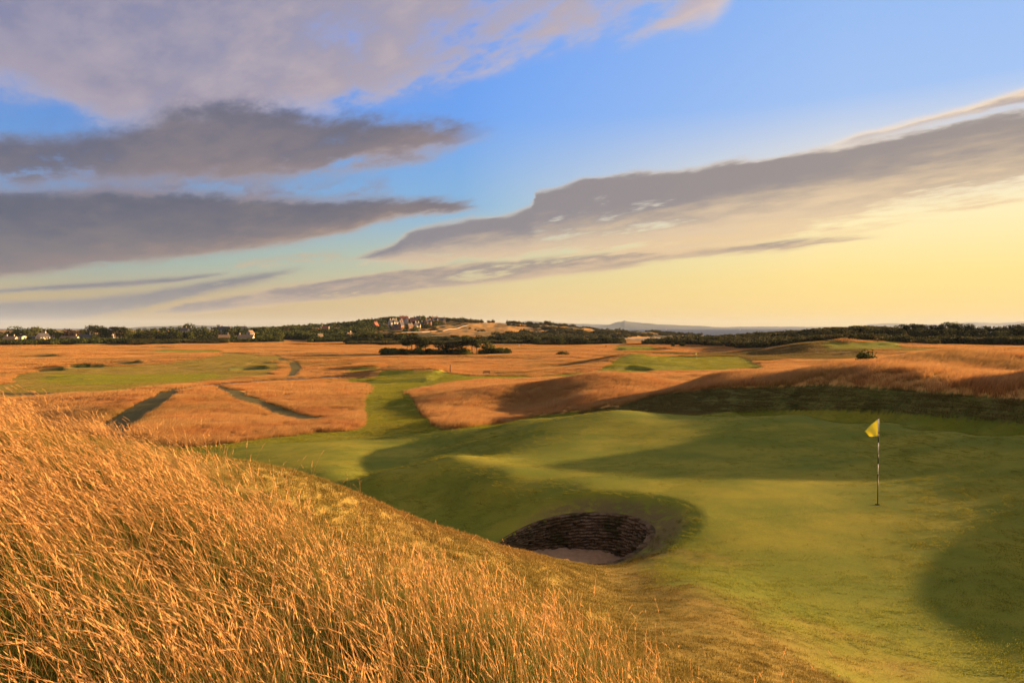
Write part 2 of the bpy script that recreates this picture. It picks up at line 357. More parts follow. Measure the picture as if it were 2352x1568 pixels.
far_scr = np.where(openhill, .30+.5*sstep(.5,.58,fbm(Xg/20, Yg/70, 4, 22)), far_scr); far_scr = np.where((pgx > 1640) & (Dg > 760), 0.2, far_scr)
scr = np.maximum(scr, far_scr)
fattr(ground, 'scrub', scr)
fattr(ground, 'tall', (kind == 5)*(1-scr*0))
# ---------------------------------------------------------------- sea
def sea():
    m, t = material('sea_water'); g = t.new('ShaderNodeNewGeometry').outputs['Position']
    mp = t.vm('MULTIPLY', g, (1, 1.0, 1)); w = t.noise(mp, .25, 5, .6); w2 = t.noise(mp, .01, 4, .6)
    c = t.mix(w2, (.045,.07,.105), (.06,.085,.12))
    finish(m, t, c, .6, w, .8, .8, spec=.22)
    xs = np.array([-9000,-3000,0,1500,4000,9000,16000,30000.]); ys = np.array([650,1500,3000,6000,12000,24000.])
    X, Y = np.meshgrid(xs, ys); i = np.arange(X.size).reshape(X.shape)
    f = np.stack([i[:-1,:-1], i[:-1,1:], i[1:,1:], i[1:,:-1]], -1).reshape(-1,4)
    o = mesh_np('sea', np.stack([X.ravel(), Y.ravel(), np.full(X.size, SEA)], 1), f, [m], False)
    tag(o, 'blue-grey sea of the wide firth beyond the headland', 'sea', kind='structure')
sea()
# ---------------------------------------------------------------- far shore hills, 15-24 km away, true size
def far_hill(name, label, prof, D, thick, mat, seed):
    """prof: (bearing px, height px above shore) -> a ridge with slopes on both sides"""
    xs = np.linspace(prof[0][0], prof[-1][0], 260); h = np.interp(xs, [p[0] for p in prof], [p[1] for p in prof])
    h = np.maximum(h + (fbm(xs/9, xs*0+seed, 4, seed)-.5)*1.3*np.minimum(h/3,1), 0)/F*D
    X = (xs-CX)/F*D
    rows = []
    for v in np.linspace(-1, 1, 15):
        prof_v = (1-abs(v))**.8 if v < 0 else (1-abs(v))
        z = SEA - 3 + (h+3)*prof_v*(1 + .12*np.sin(xs/13+v*5)*(abs(v) > .05))
        rows.append(np.stack([X*(1+v*thick/D), np.full(len(X), D+v*thick), z], 1))
    Vv = np.concatenate(rows); i = np.arange(len(Vv)).reshape(15, -1)
    f = np.stack([i[:-1,:-1], i[:-1,1:], i[1:,1:], i[1:,:-1]], -1).reshape(-1,4)
    o = mesh_np(name, Vv, f, [mat]); tag(o, label, 'hills', kind='structure')
mh = simple('far_moorland', (.07,.075,.06), .95, .25, .0006)
far_hill('far_hills', 'blue ridge of hills left of the sea, hazy', [(1060,0),(1100,4),(1150,13),(1172,13),(1200,16),(1218,17.5),(1250,15),(1300,12),(1330,11),(1370,10),(1410,8),(1450,5),(1500,3),(1560,0)], 19500, 1500, mh, 3)
far_hill('crag_hill', 'flat-topped crag hill standing above the far shore', [(1360,0),(1385,7),(1400,9),(1410,13),(1420,15.5),(1428,16),(1434,19),(1440,16.5),(1452,15),(1480,13),(1510,10),(1560,8),(1620,6),(1680,0)], 16500, 900, mh, 5)
far_hill('far_shore', 'low hazy far shore behind the sea', [(1500,0),(1540,3.5),(1600,3),(1660,3.5),(1690,4),(1750,5),(1800,4.5),(1850,4),(1900,4),(1960,4),(2000,4),(2100,3)], 18000, 1200, mh, 8)
far_hill('faint_hills', 'faintest hills on the right horizon', [(1950,0),(2000,10),(2060,12),(2110,9),(2170,10),(2230,14),(2290,12),(2340,15),(2420,17),(2500,15),(2600,12),(2800,0)], 26000, 2000, mh, 11)
far_hill('inland_hill', 'low blue hill behind the village trees on the left', [(250,-2),(330,5),(400,7),(440,8.5),(480,7.5),(560,5),(650,4),(780,-2)], 13000, 900, mh, 14)
# ---------------------------------------------------------------- grasses: real blades, scattered
def straw_material(name, root, mid, tip, alt, green, trans=.35, rust=0.):
    m, t = material(name)
    h = t.attr('tip'); rn = t.attr('rnd')
    ins = t.new('ShaderNodeAttribute', attribute_name='tone', attribute_type='INSTANCER').outputs['Fac']
    pos = t.new('ShaderNodeNewGeometry').outputs['Position']
    n = t.noise(pos, .16, 4, .6); n2 = t.noise(pos, .045, 4, .6)
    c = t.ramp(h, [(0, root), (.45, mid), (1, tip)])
    if rust: c = t.mix(t.m('MULTIPLY', t.rng(rn, .30, .62), rust), c, t.ramp(h, [(0, root), (.45, (.44,.17,.045)), (1, (.60,.27,.075))]))
    c = t.mix(t.m('MULTIPLY', t.rng(n, .45, .62), .6), c, alt)
    c = t.mix(t.m('MULTIPLY', t.rng(n2, .50, .66), .28), c, green)
    c = t.mix(t.m('GREATER_THAN', t.attr('leafy'), .5), c, t.mix(h, tuple(x*.55 for x in green), green))
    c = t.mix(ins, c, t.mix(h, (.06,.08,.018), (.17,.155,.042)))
    b = t.rng(rn, 0, 1, .55, 1.32, False); c = t.vm('MULTIPLY', c, t.comb(b, b, b))
    return finish(m, t, c, .75, trans=trans, spec=.15)
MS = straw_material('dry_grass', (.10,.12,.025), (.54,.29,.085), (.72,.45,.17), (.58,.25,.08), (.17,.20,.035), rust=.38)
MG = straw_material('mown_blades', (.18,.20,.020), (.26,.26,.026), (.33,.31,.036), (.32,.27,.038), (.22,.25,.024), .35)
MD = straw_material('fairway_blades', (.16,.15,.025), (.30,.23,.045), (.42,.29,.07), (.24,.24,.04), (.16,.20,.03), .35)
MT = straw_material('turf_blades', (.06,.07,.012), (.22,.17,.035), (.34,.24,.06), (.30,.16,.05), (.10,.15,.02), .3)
def tuft(name, n, rad, hmin, hmax, w, seg=4, lean=(.28,.05), heads=0., leafy=0, leafh=(.15,.35), leafw=.006, seed=1, mat=None, flop=.35, square=False, headw=1.0, headlen=.2, sig=.17):
    g = np.random.default_rng(seed); Vs, Fs, T, Rn, L = [], [], [], [], []
    def strip(base, h, w_, lx, ly, curl, leaf, seg_):
        a = g.uniform(0, math.pi); sx, sy = math.cos(a)*w_/2, math.sin(a)*w_/2; r = g.random(); k0 = len(Vs); pts = []
        for i in range(seg_+1):
            s = i/seg_; b = s*s*(1+curl*s)
            p = np.array([base[0]+lx*h*b, base[1]+ly*h*b, base[2]+h*(s-.22*abs(curl)*s**3*max(.2,math.hypot(lx,ly)*2))]); pts.append(p)
            ww = 1-.75*s**1.5
            Vs.append((p[0]-sx*ww, p[1]-sy*ww, p[2])); Vs.append((p[0]+sx*ww, p[1]+sy*ww, p[2]))
            T.extend([s, s]); Rn.extend([r, r]); L.extend([leaf, leaf])
            if i: q = k0+2*i; Fs.append((q-2, q-1, q+1, q))
        return pts, r
    for i in range(n):
        if square: bx, by = g.uniform(-rad, rad, 2)
        else:
            rr = rad*math.sqrt(g.random()); th = g.uniform(0, 6.283); bx, by = rr*math.cos(th), rr*math.sin(th)
        h = g.uniform(hmin, hmax); lx = lean[0]+g.normal(0,sig); ly = lean[1]+g.normal(0,sig); curl = abs(g.normal(0, flop))*2
        pts, r = strip((bx, by, -.03), h, w*g.uniform(.7,1.3), lx, ly, curl, 0, seg)
        if g.random() < heads:
            p1, p0 = pts[-1], pts[-2]; dv = (p1-p0); dv /= np.linalg.norm(dv)+1e-9
            hl = h*g.uniform(.6,1.2)*headlen; nb = 7
            for k in range(nb):
                c = p1 - dv*hl*(1-k/nb); c[2] -= .15*hl*(k/nb)**2
                a = g.uniform(0, 6.283); s_ = .011*headw*g.uniform(.6,1.2)*(1-.5*k/nb); o1 = np.array([math.cos(a)*s_, math.sin(a)*s_, s_*.5])
                up = dv*hl/nb*1.5; q = len(Vs)
                for v in (c, c+o1*.9+up*.35, c+up*1.1+o1*.7, c+up*.5-o1*.2): Vs.append(tuple(v))
                T.extend([1.]*4); Rn.extend([min(1, r*.5+.55)]*4); L.extend([0]*4); Fs.append((q, q+1, q+2, q+3))
    for i in range(leafy):
        rr = rad*math.sqrt(g.random()); th = g.uniform(0, 6.283)
        strip((rr*math.cos(th), rr*math.sin(th), -.02), g.uniform(*leafh), leafw*g.uniform(.7,1.3), lean[0]*.5+g.normal(0,.3), lean[1]+g.normal(0,.3), abs(g.normal(0,.6)), 1, 3)
    o = mesh_np(name, np.array(Vs), np.array(Fs), [mat or MS], False, link=False)
    fattr(o, 'tip', T); fattr(o, 'rnd', Rn); fattr(o, 'leafy', L)
    return o
def scatter(name, label, pts, variants, rot, scl, idx, tilt=None, tone=None):
    """one object of ground cover: blades tufts set at the points"""
    lib = bpy.data.collections.new(name+'_tufts')
    for k, v in enumerate(variants): v.name = '%s_tuft_%02d' % (name, k); lib.objects.link(v)
    me = bpy.data.meshes.new(name); me.vertices.add(len(pts)); me.vertices.foreach_set('co', np.asarray(pts, np.float32).ravel())
    o = bpy.data.objects.new(name, me); COL.objects.link(o)
    a = me.attributes.new('turn', 'FLOAT_VECTOR', 'POINT'); rv = np.zeros((len(pts), 3), np.float32); rv[:,2] = rot
    if tilt is not None: rv[:,0] = tilt[0]; rv[:,1] = tilt[1]
    a.data.foreach_set('vector', rv.ravel())
    fattr(o, 'size', scl); fattr(o, 'tone', np.zeros(len(pts)) if tone is None else tone)
    a = me.attributes.new('pick', 'INT', 'POINT'); a.data.foreach_set('value', np.asarray(idx, np.int32))
    ng = bpy.data.node_groups.new(name, 'GeometryNodeTree')
    ng.interface.new_socket('Geometry', in_out='INPUT', socket_type='NodeSocketGeometry'); ng.interface.new_socket('Geometry', in_out='OUTPUT', socket_type='NodeSocketGeometry')
    N = ng.nodes; Lk = ng.links; gi = N.new('NodeGroupInput'); go = N.new('NodeGroupOutput')
    ip = N.new('GeometryNodeInstanceOnPoints'); ci = N.new('GeometryNodeCollectionInfo'); ci.inputs['Collection'].default_value = lib
    ci.inputs['Separate Children'].default_value = True; ci.inputs['Reset Children'].default_value = True
    def na_(nm, ty):
        q = N.new('GeometryNodeInputNamedAttribute'); q.data_type = ty; q.inputs[0].default_value = nm; return q.outputs[0]
    Lk.new(gi.outputs[0], ip.inputs['Points']); Lk.new(ci.outputs[0], ip.inputs['Instance']); ip.inputs['Pick Instance'].default_value = True
    Lk.new(na_('pick','INT'), ip.inputs['Instance Index']); Lk.new(na_('size','FLOAT'), ip.inputs['Scale'])
    e2r = N.new('FunctionNodeEulerToRotation'); Lk.new(na_('turn','FLOAT_VECTOR'), e2r.inputs[0]); Lk.new(e2r.outputs[0], ip.inputs['Rotation'])
    Lk.new(ip.outputs[0], go.inputs[0])
    md = o.modifiers.new('tufts', 'NODES'); md.node_group = ng
    tag(o, label, 'grass', kind='stuff'); return o
def sample(n, a0, a1, r0, r1, seed, power=2.0):
    g = np.random.default_rng(seed); a = np.radians(g.uniform(a0, a1, n))
    if power == 2.0: r = np.sqrt(g.uniform(r0*r0, r1*r1, n))
    else: r = (g.uniform(r0**power, r1**power, n))**(1/power)
    return r*np.sin(a), r*np.cos(a), g
def slope_tilt(X, Y, d):
    zx = (ground_z(X+d, Y)-ground_z(X-d, Y))/(2*d); zy = (ground_z(X, Y+d)-ground_z(X, Y-d))/(2*d)
    return np.arctan(zy), -np.arctan(zx)
def near_grass():
    X, Y, g = sample(11000, -62, 75, 1.2, 16.5, 5, 1.5)
    Z = ground_z(X, Y); k = zones(X, Y, Z); m = (k == 5) & (np.hypot(X, Y) < 16)
    X, Y, Z = X[m], Y[m], Z[m]
    # edge distance: thin and shorten towards the mown side
    poly = np.array([((a-CX)/F*d, d) for a, d in TALL if d > 0])
    def edge(X, Y):
        dm = np.full(len(X), 9.)
        for i in range(len(poly)-1):
            p, q = poly[i], poly[i+1]; v = q-p; t = np.clip(((X-p[0])*v[0]+(Y-p[1])*v[1])/(v@v), 0, 1)
            dm = np.minimum(dm, np.hypot(X-p[0]-t*v[0], Y-p[1]-t*v[1]))
        return dm
    e = edge(X, Y); rightness = sstep(-4.5, .5, X)
    keep = g.random(len(X)) < (.22+.78*sstep(0, .5+1.2*rightness, e))*(1-.45*sstep(.45,.62,fbm(X/1.3+5, Y/1.3, 3, 33))); X, Y, Z, e, rightness = X[keep], Y[keep], Z[keep], e[keep], rightness[keep]
    nz = fbm(X/1.6, Y/1.6, 3, 31)
    sc = (.98 - .28*rightness)*(.72+.56*nz)*(.55+.45*sstep(0, 1.3, e)); sc *= np.where(np.hypot(X, Y) < 2.6, .8, 1)
    var = [tuft('t', 9, .28, .5, .95, .0037, 7, (-.36,.0), .8, 40, (.14,.46), .006, 40+i, flop=.20, headw=.9, sig=.10) for i in range(7)]
    var += [tuft('t', 5, .28, .7, 1.1, .0055, 8, (-.62,.0), .95, 40, (.12,.34), .007, 60+i, flop=.35, headw=1.0, sig=.12) for i in range(3)]
    nL = len(var); var += [tuft('t', 9, .28, .45, .85, .0036, 7, (-.12,.0), .75, 60, (.14,.46), .006, 90+i, flop=.22, headw=.85, sig=.10) for i in range(5)]
    pick = np.where(g.random(len(X)) < sstep(-3.2, .3, X+.25*Y-1.0), g.integers(nL, nL+5, len(X)), g.integers(0, nL, len(X)))
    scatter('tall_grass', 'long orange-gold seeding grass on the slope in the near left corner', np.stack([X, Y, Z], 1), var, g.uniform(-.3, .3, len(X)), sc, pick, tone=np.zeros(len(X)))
    # lone stalks standing out of the short turf beyond the edge
    X, Y, g = sample(4000, -45, 45, 3, 13, 8); Z = ground_z(X, Y); k = zones(X, Y, Z); e = edge(X, Y)
    m = (k != 5) & (g.random(len(X)) < np.exp(-e/.55)*.55); X, Y, Z = X[m], Y[m], Z[m]
    var = [tuft('s', 4, .22, .3, .62, .0045, 5, (-.12,.02), .95, 5, (.06,.15), .005, 80+i, flop=.35) for i in range(5)]
    scatter('stray_grass_stalks', 'thin stray seed stalks rising from the short turf beside the long grass', np.stack([X, Y, Z], 1), var, g.uniform(-.6, .6, len(X)), g.uniform(.6, 1.1, len(X)), g.integers(0, 5, len(X)))
def turf():
    X, Y, g = sample(26000, -50, 45, 4.5, 17, 15, 1.3); Z = ground_z(X, Y); k = zones(X, Y, Z)
    m = (g.random(len(X)) < np.where(k == 5, 1, dryness(X, Y))) & (np.hypot(X, Y) < 14.6); m |= (bunker_r(X, Y) > 1.13) & (bunker_r(X, Y) < 1.7) & (g.random(len(X)) < .12); m &= (bunker_r(X, Y) > 1.13)
    X, Y, Z = X[m], Y[m], Z[m]
    var = [tuft('u', 150, .16, .014, .038, .004, 2, (.1,0), 0, 0, seed=120+i, mat=MT, flop=.2) for i in range(6)]
    scatter('short_turf', 'short coarse dry turf between the long grass and the bunker', np.stack([X, Y, Z], 1), var, g.uniform(0, 6.28, len(X)), g.uniform(.7, 1.4, len(X)), g.integers(0, 6, len(X)))
GRN = [(1420,806),(1480,789),(1700,800),(1760,805),(1850,785),(1880,776),(1980,790),(2010,826),(1900,838),(1750,838),(1640,820),(1430,808)]
def far_grass():
    def patch(name, label, r0, r1, n, var, sizes, seed, tlt=True, a=(-46, 46), power=2.0, extra=None, zoff=0.):
        X, Y, g = sample(n, a[0], a[1], r0, r1, seed, power); Z = ground_z(X, Y); k = zones(X, Y, Z); px_, py_ = pix(X, Y, Z)
        m = (k == 5)
        if extra is not None: m &= extra(X, Y, Z, px_, py_)
        X, Y, Z, k = X[m], Y[m], Z[m], k[m]
        tl = slope_tilt(X, Y, sizes[2]) if tlt else None
        tl = tuple(np.clip(q, -.25, .25) for q in tl)
        nz = fbm(X/sizes[3], Y/sizes[3], 4, seed)
        scatter(name, label, np.stack([X, Y, Z+zoff], 1), var, g.uniform(-.35, .35, len(X))*0, sizes[0]+(sizes[1]-sizes[0])*np.clip((nz-.25)*2, 0, 1), g.integers(0, len(var), len(X)), tilt=tl, tone=.8*np.where((Y > 200) & (Y < 345), sstep(-.15, .15, np.where(inpoly(px_[m], py_[m], GRN), .25, -.2)+(fbm(X/18, Y/18, 3, 91)-.5)*.5), 0)+.35*sstep(.58, .72, fbm(X/26+3, Y/26, 4, 93))*(Y > 110))
    v1 = [tuft('v', 110, .55, .30, .62, .013, 3, (.3,0), 0, 0, seed=200+i, headw=2) for i in range(6)]
    patch('rough_grass', 'golden rough grass on the low dunes beyond the green', 24, 100, 34000, v1, (.6,1.15,.5,7), 21)
    v2 = [tuft('w', 150, 1.3, .30, .6, .035, 2, (.3,0), 0, 0, seed=220+i) for i in range(6)]
    patch('dry_rough', 'dry orange rough flanking the mown path and tees', 100, 270, 36000, v2, (.6,1.2,1.5,22), 22)
    v3 = [tuft('x', 200, 4.2, .30, .6, .11, 2, (.3,0), 0, 0, seed=240+i) for i in range(6)]
    def ok(X, Y, Z, px_, py_):
        return ~((Y > 330) & (px_ > 1500) & (px_ < 1870) & (Z > -10.8)) & ~((Y > 370) & (px_ > 1870) & (Z > -8.6)) & (Z > -15.5)
    patch('distant_rough', 'flat expanse of orange rough reaching to the village trees', 270, 780, 42000, v3, (.6,1.25,4,60), 23, extra=ok)
    # unkempt darker grass on the shaded side of the dune
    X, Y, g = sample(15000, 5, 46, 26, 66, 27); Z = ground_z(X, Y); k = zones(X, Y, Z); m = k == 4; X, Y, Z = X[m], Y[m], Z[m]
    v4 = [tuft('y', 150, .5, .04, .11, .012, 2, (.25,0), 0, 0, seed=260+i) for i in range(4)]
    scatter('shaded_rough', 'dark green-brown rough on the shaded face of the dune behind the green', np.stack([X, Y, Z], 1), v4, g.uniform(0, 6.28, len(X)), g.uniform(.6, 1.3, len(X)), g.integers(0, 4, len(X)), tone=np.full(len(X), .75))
def mown():
    X, Y, g = sample(30000, -48, 44, 9, 48, 41, 1.5); Z = ground_z(X, Y); k = zones(X, Y, Z); m = ((k == 1) | (k == 0) | (k == 2)) & (bunker_r(X, Y) > 1.55) & (g.random(len(X)) > dryness(X, Y)*1.1); X, Y, Z = X[m], Y[m], Z[m]
    var = [tuft('g', 230, .27, .006, .015, .007, 1, (.1,0), 0, 0, seed=140+i, mat=MG, flop=.1) for i in range(5)]
    scatter('mown_turf', 'close-mown green turf of the near green and its surrounds', np.stack([X, Y, Z+.006], 1), var, g.uniform(0, 6.28, len(X)), g.uniform(.9, 1.3, len(X)), g.integers(0, 5, len(X)), tilt=slope_tilt(X, Y, .3))
    X, Y, g = sample(24000, -42, 40, 45, 95, 44, 1.8); Z = ground_z(X, Y); k = zones(X, Y, Z); m = (k == 0) | (k == 1); X, Y, Z = X[m], Y[m], Z[m]
    var = [tuft('h', 330, .75, .014, .034, .018, 1, (.1,0), 0, 0, seed=170+i, mat=MG, flop=.1) for i in range(4)]
    scatter('mown_approach', 'mown green turf of the dip and path just beyond the near green', np.stack([X, Y, Z+.006], 1), var, g.uniform(0, 6.28, len(X)), g.uniform(.9, 1.3, len(X)), g.integers(0, 4, len(X)), tilt=slope_tilt(X, Y, .7))
    X, Y, g = sample(70000, -42, 40, 88, 440, 43, 1.5); Z = ground_z(X, Y); k = zones(X, Y, Z)
    for nm, sel, mt, lb in (('mown_paths', (k == 0) | (k == 1), MG, 'mown green grass of the tees, the path and the second green'), ('fairway_turf', k == 2, MD, 'dry mown turf of the fairway on the left plain')):
        x, y, z = X[sel], Y[sel], Z[sel]
        var = [tuft('f', 320, 1.7, .02, .05, .045, 1, (.1,0), 0, 0, seed=150+i+len(nm), mat=mt, flop=.1) for i in range(4)]
        scatter(nm, lb, np.stack([x, y, z+.01], 1), var, g.uniform(0, 6.28, len(x)), g.uniform(.8, 1.4, len(x)), g.integers(0, 4, len(x)), tilt=slope_tilt(x, y, 1.5))
near_grass(); turf(); far_grass(); mown()
# ---------------------------------------------------------------- building blocks for things
class MB:
    def __init__(s): s.v = []; s.f = []; s.mi = []
    def quad(s, a, b, c, d, mi=0):
        k = len(s.v); s.v += [a, b, c, d]; s.f.append((k, k+1, k+2, k+3)); s.mi.append(mi)
    def tri(s, a, b, c, mi=0):
        k = len(s.v); s.v += [a, b, c]; s.f.append((k, k+1, k+2)); s.mi.append(mi)
    def box(s, x0, x1, y0, y1, z0, z1, mi=0):
        k = len(s.v); s.v += [(x0,y0,z0),(x1,y0,z0),(x1,y1,z0),(x0,y1,z0),(x0,y0,z1),(x1,y0,z1),(x1,y1,z1),(x0,y1,z1)]
        for f in ((0,3,2,1),(4,5,6,7),(0,1,5,4),(1,2,6,5),(2,3,7,6),(3,0,4,7)): s.f.append(tuple(k+i for i in f)); s.mi.append(mi)
    def tube(s, pts, rads, n=8, mi=0, capd=True):
        k = len(s.v); pts = [Vector(p) for p in pts]
        for i, p in enumerate(pts):
            d = (pts[min(i+1, len(pts)-1)]-pts[max(i-1, 0)]).normalized(); u = d.cross(Vector((0,1,0)) if abs(d.y) < .9 else Vector((1,0,0))).normalized(); w = d.cross(u)
            for j in range(n):
                a = 2*math.pi*j/n; s.v.append(tuple(p + (u*math.cos(a)+w*math.sin(a))*rads[i]))
        for i in range(len(pts)-1):
            for j in range(n): s.f.append((k+i*n+j, k+i*n+(j+1)%n, k+(i+1)*n+(j+1)%n, k+(i+1)*n+j)); s.mi.append(mi)
        if capd: s.f.append(tuple(k+(len(pts)-1)*n+j for j in range(n))); s.mi.append(mi); s.f.append(tuple(k+j for j in range(n))[::-1]); s.mi.append(mi)
    def build(s, name, mats, parent=None, smooth=False, link=True):
        me = bpy.data.meshes.new(name); me.from_pydata(s.v, [], s.f); me.polygons.foreach_set('material_index', s.mi)
        if smooth: me.polygons.foreach_set('use_smooth', [True]*len(s.f))
        for m in (mats if isinstance(mats, (list, tuple)) else [mats]): me.materials.append(m)
        me.update(); o = bpy.data.objects.new(name, me)
        if link: COL.objects.link(o)
        if parent: o.parent = parent
        return o
def thing(name, label, cat, loc, rz=0, group=None):
    o = bpy.data.objects.new(name, None); COL.objects.link(o); o.location = loc; o.rotation_euler = (0, 0, rz); o.empty_display_size = .2
    return tag(o, label, cat, group)
MA = dict(
 white_paint=simple('white_paint', (.78,.76,.70), .5, .04, 5), black_paint=simple('black_paint', (.02,.02,.02), .45, .1),
 harl=simple('pale_harled_wall', (.50,.45,.36), .9, .08, .5), cream=simple('cream_wall', (.60,.50,.33), .9, .07, .5), stone=simple('sandstone_wall', (.36,.27,.19), .9, .2, .6),
 brick=simple('red_sandstone', (.40,.20,.11), .9, .15, .6), slate=simple('grey_slate', (.085,.08,.085), .8, .2, 1.5), tile=simple('red_clay_tile', (.34,.12,.07), .85, .18, 1.5),
 tan=simple('brown_tile', (.24,.16,.10), .85, .18, 1.5), glass=simple('dark_window', (.03,.035,.045), .15, .2, 3, .6), wood=simple('weathered_wood', (.14,.075,.045), .8, .25, 8),
 bark=simple('bark', (.12,.085,.055), .95, .3, 3), red=simple('red_paint', (.45,.03,.02), .5, .08), steel=simple('ship_steel', (.12,.13,.15), .6, .15, .05), sail=simple('sail_cloth', (.8,.78,.74), .8, .04, 1),
 dark=simple('cup_painted_shade', (.012,.011,.01), .9, .1))  # near-black disc colour stands for the shade inside the hole
# ---------------------------------------------------------------- pot bunker
def pot_bunker():
    root = thing('pot_bunker', 'deep round pot bunker with stacked turf wall cut into the near edge of the green', 'bunker', (BX, BY, 0))
    m, t = material('stacked_turf'); g = t.new('ShaderNodeNewGeometry').outputs['Position']; sp = t.new('ShaderNodeSeparateXYZ'); t.l.new(g, sp.inputs[0])
    n = t.noise(g, 5, 5, .65); n2 = t.noise(g, 28, 4, .7); n3 = t.noise(g, 1.4, 4, .6)
    c = t.mix(t.rng(n,.35,.65), (.085,.055,.026), (.19,.125,.065)); lay = t.attr('edge'); cut = t.m('SUBTRACT', 1.0, t.rng(t.attr('gap'), 0, .6))
    msk = t.rng(t.m('ADD', t.noise(g, 1.1, 4, .6), t.m('MULTIPLY', sp.outputs[0], .06)), .50, .64)   # bare turves, with edge light and gap shade painted into the layers
    c2 = t.mix(t.m('MULTIPLY', lay, t.rng(n2,.35,.6)), c, (.27,.20,.13)); c2 = t.mix(t.m('MULTIPLY', cut, t.rng(n,.25,.5)), c2, (.04,.028,.018)); c = t.mix(t.m('MULTIPLY', cut, .35), c, (.05,.04,.02)); c = t.mix(msk, c, c2)
    c = t.mix(t.m('MULTIPLY', t.rng(n3,.5,.62), .85), c, (.05,.05,.018)); gr = t.rng(n2,.2,.8,.6,1.4,False); c = t.vm('MULTIPLY', c, t.comb(gr,gr,gr))
    finish(m, t, c, .95, n2, .8, .02, spec=.05)
    na_, L = 220, 13; th = np.linspace(0, 2*math.pi, na_, endpoint=False); rows = []; edge = []; gap = []
    rr = 1+.05*np.sin(2*th+.6)+.03*np.sin(3*th)
    def ring(k, z): return np.stack([np.cos(th)*BRX*rr*k, np.sin(th)*BRY*rr*k, z], 1)
    lipz = ground_z(BX+np.cos(th)*BRX*rr*1.09, BY+np.sin(th)*BRY*rr*1.09)
    for _ in range(3): lipz = (np.roll(lipz,1)+lipz+np.roll(lipz,-1))/3
    sandz = -5.72+.06*np.sin(th*3)
    rows.append(ring(1.12, lipz-.05)); edge.append(0); gap.append(1)
    rows.append(ring(1.07, lipz+.018)); edge.append(0); gap.append(1)
    rows.append(ring(1.03, lipz+.008)); edge.append(.0); gap.append(1)
    for j in range(L):
        z1 = lipz + (sandz-.06-lipz)*(j/L); z2 = lipz + (sandz-.06-lipz)*((j+.62)/L); z3 = lipz + (sandz-.06-lipz)*((j+.72)/L)
        k = np.full(na_, 1.02-.16*(j/L)**.8); z2 = z2 + (fbm(th*22+j*5, th*0+j, 3, 57)-.5)*.05; w = (fbm(th*16+j*7, th*0+j*3.3, 4, 51)-.5)*.17
        rows.append(ring(1, z1)*np.stack([k+w, k+w, np.ones(na_)], 1)); edge.append(.9); gap.append(1)
        rows.append(ring(1, z2)*np.stack([k-.006+w*.8, k-.006+w*.8, np.ones(na_)], 1)); edge.append(.1); gap.append(1)
        rows.append(ring(1, z3)*np.stack([k+.022, k+.022, np.ones(na_)], 1)); edge.append(0); gap.append(0)
    V_ = np.concatenate(rows); nr_ = len(rows); i = np.arange(nr_*na_).reshape(nr_, na_); nx_ = np.roll(i, -1, 1)
    w = mesh_np('stacked_turf_wall', V_, np.stack([i[:-1], i[1:], nx_[1:], nx_[:-1]], -1).reshape(-1,4), [m], False, root)
    fattr(w, 'edge', np.repeat(edge, na_)); fattr(w, 'gap', np.repeat(gap, na_))
    ms, t = material('bunker_sand'); g = t.new('ShaderNodeNewGeometry').outputs['Position']; n = t.noise(g, 7, 6, .65); n2 = t.noise(g, 60, 3, .6)
    finish(ms, t, t.mix(t.rng(n,.3,.7), (.34,.22,.13), (.46,.31,.20)), .95, t.m('ADD', n, t.m('MULTIPLY', n2, .3)), .6, .05, spec=.05)
    ks = np.linspace(.0, 1.0, 26); rows = []
    for k in ks:
        x, y = np.cos(th)*BRX*rr*k*.93, np.sin(th)*BRY*rr*k*.93
        rows.append(np.stack([x, y, -5.86+.17*k*k+(fbm(x*3, y*3, 3, 61)-.5)*.09], 1))
    V_ = np.concatenate(rows); i = np.arange(len(V_)).reshape(len(ks), na_); nx_ = np.roll(i, -1, 1)
    mesh_np('sand_floor', V_, np.stack([i[:-1], nx_[:-1], nx_[1:], i[1:]], -1).reshape(-1,4), [ms], True, root)
pot_bunker()
